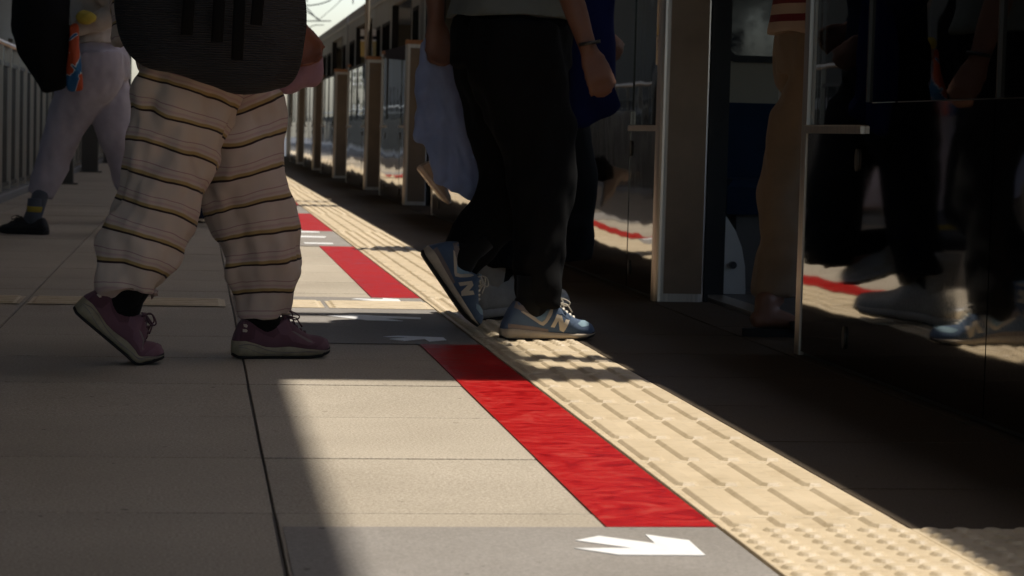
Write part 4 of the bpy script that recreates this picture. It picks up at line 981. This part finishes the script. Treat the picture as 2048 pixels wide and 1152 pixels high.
# --- person in grey joggers walking left
fb = Foot(gnd(97, 470), math.pi-0.35, 0.285); rb = Foot(gnd(300, 462), math.pi+0.05, 0.285, pitch=rad(35), pivot=1.0, flex=0.7)
YB = 12.40; pel = atY(196, 118, YB)
pB, JB = person('person in lavender grey joggers and cream top walking left with black sneakers', math.pi-0.1, (pel.x, YB, 0.93), {'R': rb, 'L': fb},
       {'L': atY(150, 60, 12.2), 'R': atY(225, 60, 12.6)}, 'black', None,
       dict(mat='lavender_grey', waist=(0.18, 0.17), r=((0.105, 0.15), (0.088, 0.105), (0.08, 0.09), (0.060, 0.068)), kneeL=atY(130, 255, 12.42), kneeR=atY(232, 262, 12.40), hemL=atY(80, 390, 12.46), hemR=atY(262, 380, 12.42), fold=0.004),
       dict(mat='cream_cloth', hem=0.09), seed=51, sleeves='long')
o = MB().tube([fb.T((0.285*.285, 0, 0.12)), fb.T((0.28*.285, 0, 0.15))], [(0.0335, 0.0405)]*2, 16).build('sock_band', 'yellow_plush', pB, True); o.location = -Vector(pB.location)
kb = [(30, -20), (22, 50), (34, 95), (52, 130), (72, 165), (86, 184), (110, 182), (134, 168), (142, 110), (140, 40), (136, -20), (110, -70), (60, -70)]
bB = pillow('tote_bag', [atY(x, y, 12.15) for x, y in kb], 'black_cloth', (0, -1, 0), 0.12, 'large plain black bag carried in front of the person in grey joggers', 'bag', atY(86, 184, 12.15), amp=0.006, seed=3)
bag_part(bB, 'strap', MB().tube(*spline([atY(60, -60, 12.15), atY(110, -220, 12.2), JB['L'][3]+Vector((0, 0, 0.07)), atY(130, -200, 12.2), atY(120, -60, 12.15)], [(0.02, 0.005)]*5, 5), 8, Vector((0, 1, 0))), 'black_cloth')
sf = [(140, 50), (156, 52), (160, 90), (163, 130), (167, 172), (158, 184), (140, 182), (133, 170), (136, 120), (138, 80)]
pillow('scarf', [atY(x, y, 12.08) for x, y in sf], 'scarf_print', (0, -1, 0), 0.03, 'orange and blue printed scarf hanging from the black bag', 'scarf', atY(150, 184, 12.08), amp=0.004, freq=(20, 20, 6), seed=5)
yp = [(152, 34), (158, 24), (172, 21), (186, 26), (192, 36), (186, 46), (170, 49), (157, 45)]
pillow('plush_charm', [atY(x, y, 12.06) for x, y in yp], 'yellow_plush', (0, -1, 0), 0.045, 'small round yellow plush charm above the orange and blue scarf', 'charm', atY(172, 49, 12.06), amp=0.003, freq=(20, 20, 20), seed=7)

# --- person leaving at the next door, hidden but for a lifted beige shoe
t_ = atY(893, 412, 11.7); fh = Foot(Vector((t_.x, 11.7, t_.z)), 0.05, 0.25, pitch=rad(50), pivot=1.0); gh = Foot(Vector((1.66, 11.85, 0.003)), 0.05, 0.27)
pH, JH = person('person in dark trousers whose lifted beige shoe shows behind the pale blue jacket', 0.0, (1.48, 11.75, 0.90), {'R': fh, 'L': gh}, {'R': (1.5, 11.5, 0.8), 'L': (1.7, 12.0, 0.85)}, 'beige', None,
       dict(mat='black_cloth', waist=(0.165, 0.125), r=((0.095, 0.11), (0.07, 0.075), (0.06, 0.065), (0.055, 0.06)), hemt=0.93), dict(mat='slate_cloth', hem=0.02), seed=61)
# --- far person seen between the striped legs
fg = Foot(gnd(396, 446), 1.35, 0.27); hg = Foot(gnd(420, 452)+Vector((0.12, -0.5, 0)), 1.5, 0.27)
pG, JG = person('far person whose dark shoe shows between the legs of the striped trousers', 1.45, (0.10, 14.15, 0.90), {'L': fg, 'R': Foot(Vector((0.22, 13.75, 0)), 1.5, 0.27, pitch=rad(20), pivot=1.0)}, {'L': (-0.15, 14.3, 0.8), 'R': (0.36, 14.0, 0.8)}, 'navy', None,
       dict(mat='navy_cloth', waist=(0.16, 0.125), r=((0.09, 0.10), (0.07, 0.075), (0.06, 0.065), (0.055, 0.06)), hemt=0.95), dict(mat='slate_cloth', hem=0.02), seed=71)
